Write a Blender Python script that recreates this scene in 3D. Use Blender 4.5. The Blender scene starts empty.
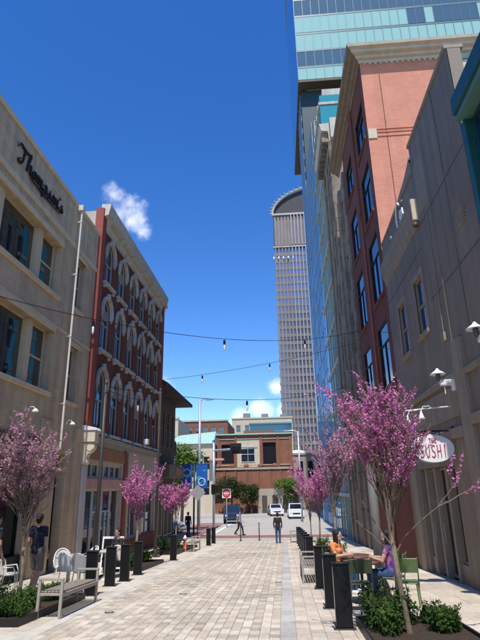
import bpy, bmesh, math, random
from mathutils import Matrix, Vector, Euler
R = math.radians
rnd = random.Random(7)
S = bpy.context.scene
COL = S.collection

# ------------------------------------------------------------------ camera
cam_d = bpy.data.cameras.new('camera')
cam = bpy.data.objects.new('camera', cam_d); COL.objects.link(cam)
CR = Vector((0.996572, 0.080819, -0.017677)); CU = Vector((0.04242, -0.315757, 0.947891))
CFW = Vector((-0.071026, 0.945392, 0.318103))
CFW.normalize(); CR = (CR - CFW * CR.dot(CFW)).normalized(); CU = CR.cross(CFW) * 1.0
CAM = Vector((0, 0, 1.65))
m = Matrix((CR, CU, -CFW)).transposed().to_4x4(); m.translation = CAM
cam.matrix_world = m
cam_d.sensor_fit = 'HORIZONTAL'; cam_d.sensor_width = 36.0
FOC = 503.0
cam_d.lens = FOC / 480.0 * 36.0
cam_d.clip_start = 0.05; cam_d.clip_end = 6000
S.camera = cam

# ------------------------------------------------------------------ world, sun, exposure
SUN_EL = 62.0
w = bpy.data.worlds.new('World'); S.world = w; w.use_nodes = True
nt = w.node_tree; nt.nodes.clear()
def N(t, **k):
    n = nt.nodes.new(t)
    for a, b in k.items(): setattr(n, a, b)
    return n
out = N('ShaderNodeOutputWorld'); bg = N('ShaderNodeBackground'); bg.inputs['Strength'].default_value = 0.15
sky = N('ShaderNodeTexSky', sky_type='NISHITA', sun_disc=False)
sky.sun_elevation = R(SUN_EL); sky.sun_rotation = R(180); sky.altitude = 300
sky.air_density = 1.0; sky.dust_density = 0.25; sky.ozone_density = 3.0
tc = N('ShaderNodeTexCoord')
# fair-weather clouds: soft noise shaped by a few cloud centres
nz = N('ShaderNodeTexNoise'); nz.inputs['Scale'].default_value = 20; nz.inputs['Detail'].default_value = 8; nz.inputs['Roughness'].default_value = 0.60
nt.links.new(tc.outputs['Generated'], nz.inputs['Vector'])
prev = None
for (d, rad, amp) in [((-.272, .818, .503), .085, 1.0), ((-.290, .797, .522), .06, 1.0), ((-.262, .83, .49), .075, .98), ((-.246, .846, .472), .060, .95),
                      ((-.035, .985, .148), .060, 1.4), ((-.075, .985, .135), .05, 1.25), ((0.02, .99, .14), .07, 1.3), ((-.005, .98, .185), .05, 1.1), ((-.225, .955, .19), .06, 1.1),
                      ((-.6, .78, .14), .09, 1.2), ((.7, .7, .15), .1, 1.2), ((.3, -.9, .2), .12, 1.2), ((-.8, -.5, .25), .12, 1.2), ((.85, -.4, .3), .1, 1.1), ((-.9, .2, .3), .1, 1.1)]:
    dist = N('ShaderNodeVectorMath', operation='DISTANCE'); v = Vector(d).normalized(); dist.inputs[1].default_value = v
    nt.links.new(tc.outputs['Generated'], dist.inputs[0])
    mr = N('ShaderNodeMapRange'); mr.interpolation_type = 'SMOOTHSTEP'
    mr.inputs['From Min'].default_value = 0; mr.inputs['From Max'].default_value = rad; mr.inputs['To Min'].default_value = amp; mr.inputs['To Max'].default_value = 0
    nt.links.new(dist.outputs['Value'], mr.inputs['Value'])
    if prev is None: prev = mr.outputs[0]
    else:
        mx = N('ShaderNodeMath', operation='MAXIMUM'); nt.links.new(prev, mx.inputs[0]); nt.links.new(mr.outputs[0], mx.inputs[1]); prev = mx.outputs[0]
mu = N('ShaderNodeMath', operation='MULTIPLY_ADD'); mu.inputs[1].default_value = 0.62; mu.inputs[2].default_value = -0.62
nt.links.new(prev, mu.inputs[0])
ad = N('ShaderNodeMath', operation='ADD'); nt.links.new(mu.outputs[0], ad.inputs[0]); nt.links.new(nz.outputs['Fac'], ad.inputs[1])
mk = N('ShaderNodeMapRange'); mk.interpolation_type = 'SMOOTHSTEP'
mk.inputs['From Min'].default_value = 0.28; mk.inputs['From Max'].default_value = 0.80; mk.inputs['To Max'].default_value = 0.85
nt.links.new(ad.outputs[0], mk.inputs['Value'])
mix = N('ShaderNodeMixRGB'); nt.links.new(mk.outputs[0], mix.inputs['Fac'])
hs = N('ShaderNodeHueSaturation'); hs.inputs['Hue'].default_value = 0.512; hs.inputs['Saturation'].default_value = 1.33; hs.inputs['Value'].default_value = 0.95
nt.links.new(sky.outputs['Color'], hs.inputs['Color']); nt.links.new(hs.outputs['Color'], mix.inputs['Color1']); mix.inputs['Color2'].default_value = (6.0, 6.2, 6.6, 1)
nt.links.new(mix.outputs[0], bg.inputs['Color']); nt.links.new(bg.outputs[0], out.inputs['Surface'])

sd = bpy.data.lights.new('sun', 'SUN'); sd.energy = 3.2; sd.angle = R(0.53); sd.color = (1.0, 0.955, 0.89)
sun = bpy.data.objects.new('sun', sd); COL.objects.link(sun); sun.location = (0, -40, 80)
sun.rotation_euler = (R(90 - SUN_EL), 0, 0)
S.view_settings.view_transform = 'Standard'; S.view_settings.look = 'None'; S.view_settings.gamma = 1.0
S.view_settings.exposure = 0.6; S.view_settings.use_curve_mapping = False
S.cycles.max_bounces = 8; S.cycles.diffuse_bounces = 4; S.cycles.glossy_bounces = 4; S.cycles.transparent_max_bounces = 6
S.cycles.use_denoising = True

# ------------------------------------------------------------------ ground profile (the street runs downhill away from the camera)
G = 0.04572
def gz(y):
    if y <= 36.5: return -G * y
    if y <= 60: return -G * 36.5 - (y - 36.5) * 0.0105
    return -G * 36.5 - 23.5 * 0.0105 - (y - 60) * 0.006 if y < 100 else -G * 36.5 - 23.5 * 0.0105 - 0.24
def to_px(p):
    d = Vector(p) - CAM; z = d.dot(CFW)
    if z <= 0.1: return None
    return (240 + FOC * d.dot(CR) / z, 320 - FOC * d.dot(CU) / z)

# ------------------------------------------------------------------ materials
MATS = {}
def _mat(name):
    m = bpy.data.materials.new(name); m.use_nodes = True; t = m.node_tree
    b = t.nodes['Principled BSDF']; return m, t, b
def mat(name, col, rough=0.7, var=0.12, scale=4.0, bump=0.0, bscale=40.0, metal=0.0, spec=0.3, streak=0.0, tint=False, dirt=0.0, emit=None, obj=False, gum=0.0):
    """principled surface with world-scale noise variation, fine relief and rain streaks"""
    if name in MATS: return MATS[name]
    m, t, b = _mat(name); L = t.links.new
    def n(k): return t.nodes.new(k)
    if obj:
        tcn = n('ShaderNodeTexCoord'); pos = tcn.outputs['Object']
    else:
        g = n('ShaderNodeNewGeometry'); pos = g.outputs['Position']
    nz = n('ShaderNodeTexNoise'); nz.inputs['Scale'].default_value = scale; nz.inputs['Detail'].default_value = 6; nz.inputs['Roughness'].default_value = .6
    L(pos, nz.inputs['Vector'])
    mr = n('ShaderNodeMapRange'); mr.inputs['From Min'].default_value = .25; mr.inputs['From Max'].default_value = .75
    mr.inputs['To Min'].default_value = 1 - var; mr.inputs['To Max'].default_value = 1 + var; L(nz.outputs['Fac'], mr.inputs['Value'])
    fac = mr.outputs[0]
    if streak > 0:
        mp = n('ShaderNodeMapping'); mp.inputs['Scale'].default_value = (2.2, 2.2, .16); L(pos, mp.inputs['Vector'])
        n2 = n('ShaderNodeTexNoise'); n2.inputs['Scale'].default_value = 1.6; n2.inputs['Detail'].default_value = 7; L(mp.outputs[0], n2.inputs['Vector'])
        m2 = n('ShaderNodeMapRange'); m2.inputs['From Min'].default_value = .35; m2.inputs['From Max'].default_value = .7; m2.inputs['To Min'].default_value = 1; m2.inputs['To Max'].default_value = 1 - streak
        L(n2.outputs['Fac'], m2.inputs['Value'])
        mm = n('ShaderNodeMath'); mm.operation = 'MULTIPLY'; L(fac, mm.inputs[0]); L(m2.outputs[0], mm.inputs[1]); fac = mm.outputs[0]
    if dirt > 0:
        n3 = n('ShaderNodeTexNoise'); n3.inputs['Scale'].default_value = .55; n3.inputs['Detail'].default_value = 8; n3.inputs['Roughness'].default_value = .7; L(pos, n3.inputs['Vector'])
        m3 = n('ShaderNodeMapRange'); m3.inputs['From Min'].default_value = .45; m3.inputs['From Max'].default_value = .72; m3.inputs['To Min'].default_value = 1; m3.inputs['To Max'].default_value = 1 - dirt
        L(n3.outputs['Fac'], m3.inputs['Value'])
        mm = n('ShaderNodeMath'); mm.operation = 'MULTIPLY'; L(fac, mm.inputs[0]); L(m3.outputs[0], mm.inputs[1]); fac = mm.outputs[0]
    if gum > 0:
        for sc_, r0, r1 in ((2.3, .05, .075), (.8, .05, .16)):
            vo = n('ShaderNodeTexVoronoi'); vo.inputs['Scale'].default_value = sc_; L(pos, vo.inputs['Vector'])
            m4 = n('ShaderNodeMapRange'); m4.inputs['From Min'].default_value = r0; m4.inputs['From Max'].default_value = r1; m4.inputs['To Min'].default_value = 1 - gum; m4.inputs['To Max'].default_value = 1; L(vo.outputs['Distance'], m4.inputs['Value'])
            mm = n('ShaderNodeMath'); mm.operation = 'MULTIPLY'; L(fac, mm.inputs[0]); L(m4.outputs[0], mm.inputs[1]); fac = mm.outputs[0]
    vm = n('ShaderNodeVectorMath'); vm.operation = 'SCALE'
    if tint:
        at = n('ShaderNodeAttribute'); at.attribute_name = 'tint'; L(at.outputs['Color'], vm.inputs[0])
    else: vm.inputs[0].default_value = col[:3]
    L(fac, vm.inputs['Scale']); L(vm.outputs[0], b.inputs['Base Color'])
    b.inputs['Roughness'].default_value = rough; b.inputs['Metallic'].default_value = metal; b.inputs['Specular IOR Level'].default_value = spec
    if bump > 0:
        nb = n('ShaderNodeTexNoise'); nb.inputs['Scale'].default_value = bscale; nb.inputs['Detail'].default_value = 4; L(pos, nb.inputs['Vector'])
        bp = n('ShaderNodeBump'); bp.inputs['Strength'].default_value = bump; bp.inputs['Distance'].default_value = .02
        L(nb.outputs['Fac'], bp.inputs['Height']); L(bp.outputs[0], b.inputs['Normal'])
    if emit:
        b.inputs['Emission Color'].default_value = (*emit[:3], 1); b.inputs['Emission Strength'].default_value = emit[3]
    MATS[name] = m; return m
def brickmat(name, c1, c2, mortar, bw=.215, bh=.072, ms=.010, bump=.5, streak=.15, dirt=.1, rough=.85):
    m, t, b = _mat(name); L = t.links.new
    def n(k): return t.nodes.new(k)
    g = n('ShaderNodeNewGeometry'); sp = n('ShaderNodeSeparateXYZ'); L(g.outputs['Position'], sp.inputs[0])
    ad = n('ShaderNodeMath'); ad.operation = 'ADD'; L(sp.outputs['X'], ad.inputs[0]); L(sp.outputs['Y'], ad.inputs[1])
    cb = n('ShaderNodeCombineXYZ'); L(ad.outputs[0], cb.inputs['X']); L(sp.outputs['Z'], cb.inputs['Y'])
    br = n('ShaderNodeTexBrick'); br.inputs['Scale'].default_value = 1; br.inputs['Brick Width'].default_value = bw; br.inputs['Row Height'].default_value = bh; br.inputs['Mortar Size'].default_value = ms
    br.inputs['Color1'].default_value = (*c1, 1); br.inputs['Color2'].default_value = (*c2, 1); br.inputs['Mortar'].default_value = (*mortar, 1); br.inputs['Mortar Smooth'].default_value = .2
    L(cb.outputs[0], br.inputs['Vector'])
    n2 = n('ShaderNodeTexNoise'); n2.inputs['Scale'].default_value = 1.1; n2.inputs['Detail'].default_value = 8; n2.inputs['Roughness'].default_value = .65; L(g.outputs['Position'], n2.inputs['Vector'])
    m2 = n('ShaderNodeMapRange'); m2.inputs['From Min'].default_value = .3; m2.inputs['From Max'].default_value = .75; m2.inputs['To Min'].default_value = 1.1; m2.inputs['To Max'].default_value = 1 - dirt; L(n2.outputs['Fac'], m2.inputs['Value'])
    mp = n('ShaderNodeMapping'); mp.inputs['Scale'].default_value = (2.0, 2.0, .13); L(g.outputs['Position'], mp.inputs['Vector'])
    n3 = n('ShaderNodeTexNoise'); n3.inputs['Scale'].default_value = 1.5; n3.inputs['Detail'].default_value = 7; L(mp.outputs[0], n3.inputs['Vector'])
    m3 = n('ShaderNodeMapRange'); m3.inputs['From Min'].default_value = .4; m3.inputs['From Max'].default_value = .7; m3.inputs['To Min'].default_value = 1; m3.inputs['To Max'].default_value = 1 - streak; L(n3.outputs['Fac'], m3.inputs['Value'])
    mm = n('ShaderNodeMath'); mm.operation = 'MULTIPLY'; L(m2.outputs[0], mm.inputs[0]); L(m3.outputs[0], mm.inputs[1])
    vm = n('ShaderNodeVectorMath'); vm.operation = 'SCALE'; L(br.outputs['Color'], vm.inputs[0]); L(mm.outputs[0], vm.inputs['Scale']); L(vm.outputs[0], b.inputs['Base Color'])
    bp = n('ShaderNodeBump'); bp.inputs['Strength'].default_value = bump; bp.inputs['Distance'].default_value = .01; bp.invert = True
    L(br.outputs['Fac'], bp.inputs['Height']); L(bp.outputs[0], b.inputs['Normal'])
    b.inputs['Roughness'].default_value = rough; b.inputs['Specular IOR Level'].default_value = .2
    MATS[name] = m; return m
def glassmat(name, col, rough=.03, spec=1.0, wave=0.0, wscale=1.5, metal=0.0, ior=1.6):
    m, t, b = _mat(name); L = t.links.new
    b.inputs['Base Color'].default_value = (*col, 1); b.inputs['Roughness'].default_value = rough; b.inputs['Specular IOR Level'].default_value = spec
    b.inputs['Metallic'].default_value = metal; b.inputs['IOR'].default_value = ior
    if wave > 0:
        g = t.nodes.new('ShaderNodeNewGeometry')
        nz = t.nodes.new('ShaderNodeTexNoise'); nz.inputs['Scale'].default_value = wscale; nz.inputs['Detail'].default_value = 1; L(g.outputs['Position'], nz.inputs['Vector'])
        bp = t.nodes.new('ShaderNodeBump'); bp.inputs['Strength'].default_value = wave; bp.inputs['Distance'].default_value = .05; L(nz.outputs['Fac'], bp.inputs['Height']); L(bp.outputs[0], b.inputs['Normal'])
    MATS[name] = m; return m
def leafmat(name, c1, c2, trans=.35):
    m, t, b = _mat(name); L = t.links.new
    g = t.nodes.new('ShaderNodeNewGeometry'); cr = t.nodes.new('ShaderNodeMixRGB'); cr.inputs[1].default_value = (*c1, 1); cr.inputs[2].default_value = (*c2, 1)
    L(g.outputs['Random Per Island'], cr.inputs[0])
    nz = t.nodes.new('ShaderNodeTexNoise'); nz.inputs['Scale'].default_value = 3.5; nz.inputs['Detail'].default_value = 5; L(g.outputs['Position'], nz.inputs['Vector'])
    mr = t.nodes.new('ShaderNodeMapRange'); mr.inputs['From Min'].default_value = .32; mr.inputs['From Max'].default_value = .68; mr.inputs['To Min'].default_value = .62; mr.inputs['To Max'].default_value = 1.25; L(nz.outputs['Fac'], mr.inputs['Value'])
    vm = t.nodes.new('ShaderNodeVectorMath'); vm.operation = 'SCALE'; L(cr.outputs[0], vm.inputs[0]); L(mr.outputs[0], vm.inputs['Scale'])
    df = t.nodes.new('ShaderNodeBsdfDiffuse'); tr = t.nodes.new('ShaderNodeBsdfTranslucent'); ms = t.nodes.new('ShaderNodeMixShader'); ms.inputs[0].default_value = trans
    L(vm.outputs[0], df.inputs[0]); L(vm.outputs[0], tr.inputs[0]); L(df.outputs[0], ms.inputs[1]); L(tr.outputs[0], ms.inputs[2])
    t.nodes.remove(b); L(ms.outputs[0], t.nodes['Material Output'].inputs[0]); MATS[name] = m; return m

# ------------------------------------------------------------------ mesh helpers
class MB:
    def __init__(s): s.v = []; s.f = []; s.t = []; s.cur = None
    def add(s, vs, fs):
        o = len(s.v); s.v += [tuple(p) for p in vs]; s.f += [tuple(i + o for i in q) for q in fs]
        if s.cur is not None: s.t += [s.cur] * len(vs)
    BF = [(0, 3, 2, 1), (4, 5, 6, 7), (0, 1, 5, 4), (1, 2, 6, 5), (2, 3, 7, 6), (3, 0, 4, 7)]
    def box(s, x0, x1, y0, y1, z0, z1, M=None):
        vs = [(x0, y0, z0), (x1, y0, z0), (x1, y1, z0), (x0, y1, z0), (x0, y0, z1), (x1, y0, z1), (x1, y1, z1), (x0, y1, z1)]
        if M: vs = [M(p) if callable(M) else tuple(M @ Vector(p)) for p in vs]
        s.add(vs, MB.BF)
    def bev(s, x0, x1, y0, y1, z0, z1, b=.01, M=None):
        """box with its twelve edges chamfered"""
        cx, cy, cz = (x0 + x1) / 2, (y0 + y1) / 2, (z0 + z1) / 2; hx, hy, hz = (x1 - x0) / 2, (y1 - y0) / 2, (z1 - z0) / 2
        vs = []; idx = {}
        for sx in (-1, 1):
            for sy in (-1, 1):
                for sz in (-1, 1):
                    for a in range(3):
                        p = [sx * (hx - b), sy * (hy - b), sz * (hz - b)]; p[a] = (sx * hx, sy * hy, sz * hz)[a]
                        idx[(sx, sy, sz, a)] = len(vs); vs.append((cx + p[0], cy + p[1], cz + p[2]))
        fs = []
        for a in range(3):
            o = [i for i in range(3) if i != a]
            for sg in (-1, 1):
                q = []
                for (u, v) in ((-1, -1), (1, -1), (1, 1), (-1, 1)):
                    k = [0, 0, 0]; k[a] = sg; k[o[0]] = u; k[o[1]] = v; q.append(idx[(*k, a)])
                fs.append(tuple(q))
        for a in range(3):
            o = [i for i in range(3) if i != a]
            for u in (-1, 1):
                for v in (-1, 1):
                    q = []
                    for (sg, ax) in ((-1, o[0]), (-1, o[1]), (1, o[1]), (1, o[0])):
                        k = [0, 0, 0]; k[a] = sg; k[o[0]] = u; k[o[1]] = v; q.append(idx[(*k, ax)])
                    fs.append(tuple(q))
        for sx in (-1, 1):
            for sy in (-1, 1):
                for sz in (-1, 1): fs.append(tuple(idx[(sx, sy, sz, a)] for a in range(3)))
        if M: vs = [M(p) if callable(M) else tuple(M @ Vector(p)) for p in vs]
        s.add(vs, fs)
    def quad(s, a, b, c, d): s.add([a, b, c, d], [(0, 1, 2, 3)])
    def tube(s, pts, rad, n=8, cap=True, sq=1.0):
        pts = [Vector(p) for p in pts]; K = len(pts)
        if not hasattr(rad, '__len__'): rad = [rad] * K
        vs = []; up = None
        for i, p in enumerate(pts):
            t = (pts[min(i + 1, K - 1)] - pts[max(i - 1, 0)])
            if t.length < 1e-9: t = Vector((0, 0, 1))
            t.normalize()
            if up is None:
                a = Vector((0, 0, 1)) if abs(t.z) < .9 else Vector((0, 1, 0)); u = t.cross(a).normalized()
            else: u = (up - t * up.dot(t)); u = u.normalized() if u.length > 1e-6 else t.orthogonal().normalized()
            up = u; v = t.cross(u)
            for k in range(n):
                an = 2 * math.pi * (k + .5) / n; vs.append(p + (u * math.cos(an) + v * math.sin(an) * sq) * rad[i])
        fs = []
        for i in range(K - 1):
            for k in range(n): a = i * n + k; b = i * n + (k + 1) % n; fs.append((a, b, b + n, a + n))
        if cap: fs.append(tuple(range(n - 1, -1, -1))); fs.append(tuple((K - 1) * n + k for k in range(n)))
        s.add(vs, fs)
    def lathe(s, prof, c=(0, 0, 0), n=16, M=None):
        vs = []
        for (r, z) in prof:
            for k in range(n):
                a = 2 * math.pi * k / n; vs.append((c[0] + r * math.cos(a), c[1] + r * math.sin(a), c[2] + z))
        if M: vs = [tuple(M @ Vector(p)) for p in vs]
        K = len(prof); fs = []
        for i in range(K - 1):
            for k in range(n): a = i * n + k; b = i * n + (k + 1) % n; fs.append((a, b, b + n, a + n))
        fs.append(tuple(range(n - 1, -1, -1))); fs.append(tuple((K - 1) * n + k for k in range(n)))
        s.add(vs, fs)
    def ell(s, c, r, M=None, nu=12, nv=8):
        vs = []; fs = []
        for i in range(nv + 1):
            th = math.pi * i / nv
            for k in range(nu):
                a = 2 * math.pi * k / nu; p = Vector((r[0] * math.sin(th) * math.cos(a), r[1] * math.sin(th) * math.sin(a), r[2] * math.cos(th)))
                if M: p = M @ p
                vs.append((c[0] + p.x, c[1] + p.y, c[2] + p.z))
        for i in range(nv):
            for k in range(nu): a = i * nu + k; b = i * nu + (k + 1) % nu; fs.append((a, b, b + nu, a + nu))
        s.add(vs, fs)
    def prism(s, poly, h0, h1, P):
        """poly in (u,v), extruded between w=h0 and w=h1; P(u,v,w)->world"""
        n = len(poly); vs = [P(u, v, h0) for u, v in poly] + [P(u, v, h1) for u, v in poly]
        fs = [tuple(range(n - 1, -1, -1)), tuple(range(n, 2 * n))] + [(i, (i + 1) % n, n + (i + 1) % n, n + i) for i in range(n)]
        s.add(vs, fs)
    def mesh(s, name, mt, smooth=False, fixn=True):
        me = bpy.data.meshes.new(name); me.from_pydata(s.v, [], s.f)
        if fixn and len(s.f) < 60000:
            bm = bmesh.new(); bm.from_mesh(me); bmesh.ops.recalc_face_normals(bm, faces=bm.faces); bm.to_mesh(me); bm.free()
        if s.t and len(s.t) == len(s.v):
            a = me.color_attributes.new('tint', 'FLOAT_COLOR', 'POINT')
            a.data.foreach_set('color', [c for t in s.t for c in (t[0], t[1], t[2], 1.0)])
        if mt: me.materials.append(mt)
        if smooth: me.polygons.foreach_set('use_smooth', [True] * len(me.polygons))
        me.update(); return me
def place(name, me, parent=None, loc=(0, 0, 0), rz=0.0, label=None):
    o = bpy.data.objects.new(name, me); COL.objects.link(o); o.location = loc; o.rotation_euler = (0, 0, rz)
    if parent is not None:
        o.parent = parent; CH.setdefault(parent.name, []).append(o)
        M = WM[parent.name]
        WM[o.name] = Matrix.Translation(loc) @ Matrix.Rotation(rz, 4, 'Z'); o.matrix_parent_inverse = M.inverted()
    else: WM[o.name] = Matrix.Translation(loc) @ Matrix.Rotation(rz, 4, 'Z')
    if label: o['label'] = label
    return o
WM = {}; CH = {}
def part(name, mb, mt, parent=None, smooth=False, label=None, kind=None, fixn=True):
    o = place(name, mb.mesh(name, mt, smooth, fixn), parent, label=label)
    if kind: o['kind'] = kind
    return o
def tag(o, label, cat, group=None):
    o['label'] = label; o['category'] = cat
    if group: o['group'] = group
    return o
def thing(name, label, cat, loc=(0, 0, 0), group=None):
    o = bpy.data.objects.new(name, None); COL.objects.link(o); o.location = loc; o.empty_display_size = .2
    WM[o.name] = Matrix.Translation(loc); return tag(o, label, cat, group)
def struct(o): o['kind'] = 'structure'; return o
def copy_tree(o, parent=None):
    c = o.copy(); COL.objects.link(c)
    if parent is not None: c.parent = parent; CH.setdefault(parent.name, []).append(c)
    for ch in list(KIDS(o)): copy_tree(ch, c)
    return c
def KIDS(o): return CH.get(o.name, [])
def place_copy(o, loc, rz, label=None):
    c = copy_tree(o); c.location = loc; c.rotation_euler = (0, 0, rz)
    if label: c['label'] = label
    return c
class Fac:
    """a facade frame: u along the wall, v up, w outwards"""
    def __init__(s, org, ud, nd): s.o = Vector(org); s.u = Vector(ud); s.n = Vector(nd); s.rz = math.atan2(s.n.x, -s.n.y)
    def __call__(s, u, v, w=0.0): p = s.o + s.u * u + s.n * w; return (p.x, p.y, p.z + v)
    def M(s): return lambda p: s(p[0], p[1], p[2])
def wall(mb, F, u0, u1, v0, v1, ops, depth=.25, w=0.0):
    us = sorted({u0, u1, *[o[0] for o in ops], *[o[1] for o in ops]}); vs = sorted({v0, v1, *[o[2] for o in ops], *[o[3] for o in ops]})
    us = [u for u in us if u0 <= u <= u1]; vs = [v for v in vs if v0 <= v <= v1]
    for a, b in zip(us, us[1:]):
        for c, d in zip(vs, vs[1:]):
            mu, mv = (a + b) / 2, (c + d) / 2
            if any(o[0] < mu < o[1] and o[2] < mv < o[3] for o in ops): continue
            mb.quad(F(a, c, w), F(b, c, w), F(b, d, w), F(a, d, w))
    for (a, b, c, d) in ops:
        mb.quad(F(a, c, w), F(a, d, w), F(a, d, w - depth), F(a, c, w - depth)); mb.quad(F(b, c, w), F(b, d, w), F(b, d, w - depth), F(b, c, w - depth))
        mb.quad(F(a, c, w), F(b, c, w), F(b, c, w - depth), F(a, c, w - depth)); mb.quad(F(a, d, w), F(b, d, w), F(b, d, w - depth), F(a, d, w - depth))
def fbox(mb, F, u0, u1, v0, v1, w0, w1, b=0):
    if b: mb.bev(u0, u1, v0, v1, w0, w1, b, F.M())
    else: mb.box(u0, u1, v0, v1, w0, w1, F.M())
WINC = {}
def window_mesh(w_, h_, kind, fmat, gmat):
    """local: x across, z up from 0, front faces -y; returns (frame mesh, pane mesh)"""
    k = (w_, h_, kind, fmat.name, gmat.name)
    if k in WINC: return WINC[k]
    f = MB(); p = MB(); t = .06; hw = w_ / 2
    f.box(-hw, -hw + t, 0, .09, 0, h_); f.box(hw - t, hw, 0, .09, 0, h_); f.box(-hw + t, hw - t, 0, .09, 0, t); f.box(-hw + t, hw - t, 0, .09, h_ - t, h_)
    if kind == 'sash': f.box(-hw + t, hw - t, .01, .08, h_ * .5 - .03, h_ * .5 + .03)
    if kind == 'cross': f.box(-hw + t, hw - t, .01, .08, h_ * .68 - .025, h_ * .68 + .025); f.box(-.025, .025, .012, .078, t, h_ * .68 - .025)
    if kind == 'sash2': f.box(-hw + t, hw - t, .01, .08, h_ * .5 - .03, h_ * .5 + .03); f.box(-.02, .02, .012, .078, t, h_ * .5 - .03); f.box(-.02, .02, .012, .078, h_ * .5 + .03, h_ - t)
    if kind == 'mull': f.box(-.03, .03, .012, .078, t, h_ - t)
    r = random.Random(len(WINC)); a = r.uniform(-.004, .004); b = r.uniform(-.004, .004)
    p.quad((-hw + t * .5, .05 + a, t * .5), (hw - t * .5, .05 - a, t * .5), (hw - t * .5, .05 - a + b, h_ - t * .5), (-hw + t * .5, .05 + a + b, h_ - t * .5))
    WINC[k] = (f.mesh('window', fmat), p.mesh('pane', gmat)); return WINC[k]
def put_window(F, parent, uc, v0, w_, h_, kind, fmat, gmat, inset=.15, name='window'):
    fm, pm = window_mesh(w_, h_, kind, fmat, gmat); loc = F(uc, v0, -inset)
    o = place(name, fm, parent, loc, F.rz); place('pane', pm, o, loc, F.rz); return o
# ================================================================== materials in use
M_pav = mat('paver_stone', (1, 1, 1), .8, .20, 14, .3, 90, tint=True, dirt=.32, spec=.25, gum=.28)
M_joint = mat('sand_joint', (.36, .32, .27), .95, .2, 6)
M_conc = mat('concrete_band', (.60, .56, .48), .85, .14, 5, .25, 60, dirt=.3, gum=.25)
M_road = mat('asphalt_road', (.45, .405, .335), .9, .12, 2.5, .3, 60, dirt=.2)
M_walk = mat('far_pavement', (.40, .37, .33), .9, .1, 2)
M_white = mat('road_paint', (.72, .71, .68), .7, .12, 3)
M_redbk = brickmat('crosswalk_brick', (.33, .14, .11), (.27, .11, .09), (.3, .22, .19), bw=.2, bh=.1)
M_terr = mat('far_ground', (.20, .19, .16), .95, .2, .05)
M_soil = mat('mulch', (.055, .038, .028), .95, .5, 25, .8, 50)
M_steel = mat('dark_steel', (.014, .014, .015), .5, .15, 6, metal=.2, spec=.5)
M_buff = brickmat('buff_brick', (.57, .455, .295), (.52, .41, .27), (.44, .35, .235), bw=.29, bh=.085, ms=.007, bump=.4, streak=.24, dirt=.22)
M_lime = mat('limestone', (.55, .45, .315), .85, .14, 3, .35, 50, streak=.28, dirt=.22)
M_limed = mat('limestone_trim', (.62, .505, .335), .8, .10, 3, .15, 60, streak=.10)
M_frameb = mat('buff_frame', (.56, .45, .29), .55, .08, 5)
M_glassd = glassmat('dark_glass', (.012, .018, .020), .02, .5, .05, .9, ior=2.2)
M_shop = glassmat('shop_glass', (.010, .012, .013), .03, .5, .03, .8)
M_red = brickmat('red_brick', (.180, .066, .046), (.145, .052, .038), (.15, .08, .06), ms=.006, bump=.3, streak=.18, dirt=.2)
M_redp = mat('painted_red', (.27, .07, .048), .7, .12, 3, .2, 40, streak=.15)
M_trim = mat('white_trim', (.54, .51, .46), .75, .16, 7, .25, 60, streak=.30, dirt=.22)
M_cornice = mat('cream_cornice', (.55, .51, .44), .75, .10, 3, .1, 50, streak=.18, dirt=.14)
M_greyf = mat('grey_frame', (.50, .48, .45), .5, .08, 4)
M_party = mat('party_wall', (.50, .44, .35), .9, .14, 1.5, .3, 30, streak=.15, dirt=.15)
M_console = mat('console_cream', (.66, .58, .42), .7, .1, 6)
M_brown = mat('brown_fascia', (.34, .16, .085), .7, .15, 3, streak=.15)
M_pinkb = mat('pink_sign_band', (.50, .29, .26), .75, .15, 3)
M_black = mat('black_paint', (.006, .006, .0065), .5, .2, 6, spec=.3)
M_tan = mat('tan_stucco', (.50, .43, .34), .9, .1, 2, .2, 30, streak=.1)
M_dkroof = mat('dark_soffit', (.045, .038, .033), .8, .2, 2)
M_roof = mat('roof_gravel', (.25, .24, .23), .95, .15, 3)
M_galv = mat('galvanised_steel', (.45, .46, .47), .45, .1, 6, metal=.5, spec=.5)
M_pole = mat('pole_paint', (.05, .047, .041), .5, .15, 5, spec=.4)
M_whitep = mat('white_powder', (.78, .78, .76), .45, .06, 8, spec=.4)

# ================================================================== ground and street
mb = MB()
ys = [-60, -20, 0, 10, 20, 30, 36.5, 45, 60, 80, 100, 150, 300, 800, 2500]
xs = [-2500, -400, -100, -40, -20, 20, 40, 100, 400, 2500]
for a, b in zip(ys, ys[1:]):
    for c, d in zip(xs, xs[1:]):
        za, zb = gz(max(a, -20)) - .16, gz(max(b, -20)) - .16
        mb.quad((c, a, za), (d, a, za), (d, b, zb), (c, b, zb))
struct(part('ground', mb, M_terr))

def sheet(name, x0, x1, y0, y1, dz, mt, thick=0, step=4.0):
    mb = MB(); n = max(1, int((y1 - y0) / step)); yy = [y0 + (y1 - y0) * i / n for i in range(n + 1)]
    extra = [e for e in (36.5, 60) if y0 < e < y1]; yy = sorted(set(yy + extra))
    for a, b in zip(yy, yy[1:]): mb.quad((x0, a, gz(a) + dz), (x1, a, gz(a) + dz), (x1, b, gz(b) + dz), (x0, b, gz(b) + dz))
    if thick:
        for a, b in zip(yy, yy[1:]):
            for x in (x0, x1): mb.quad((x, a, gz(a) + dz), (x, b, gz(b) + dz), (x, b, gz(b) + dz - thick), (x, a, gz(a) + dz - thick))
        for y in (y0, y1): mb.quad((x0, y, gz(y) + dz), (x1, y, gz(y) + dz), (x1, y, gz(y) + dz - thick), (x0, y, gz(y) + dz - thick))
    return part(name, mb, mt)

pavement = struct(sheet('pavement', -7.6, 4.4, -8, 36.6, -.014, M_joint, thick=.2))
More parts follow.
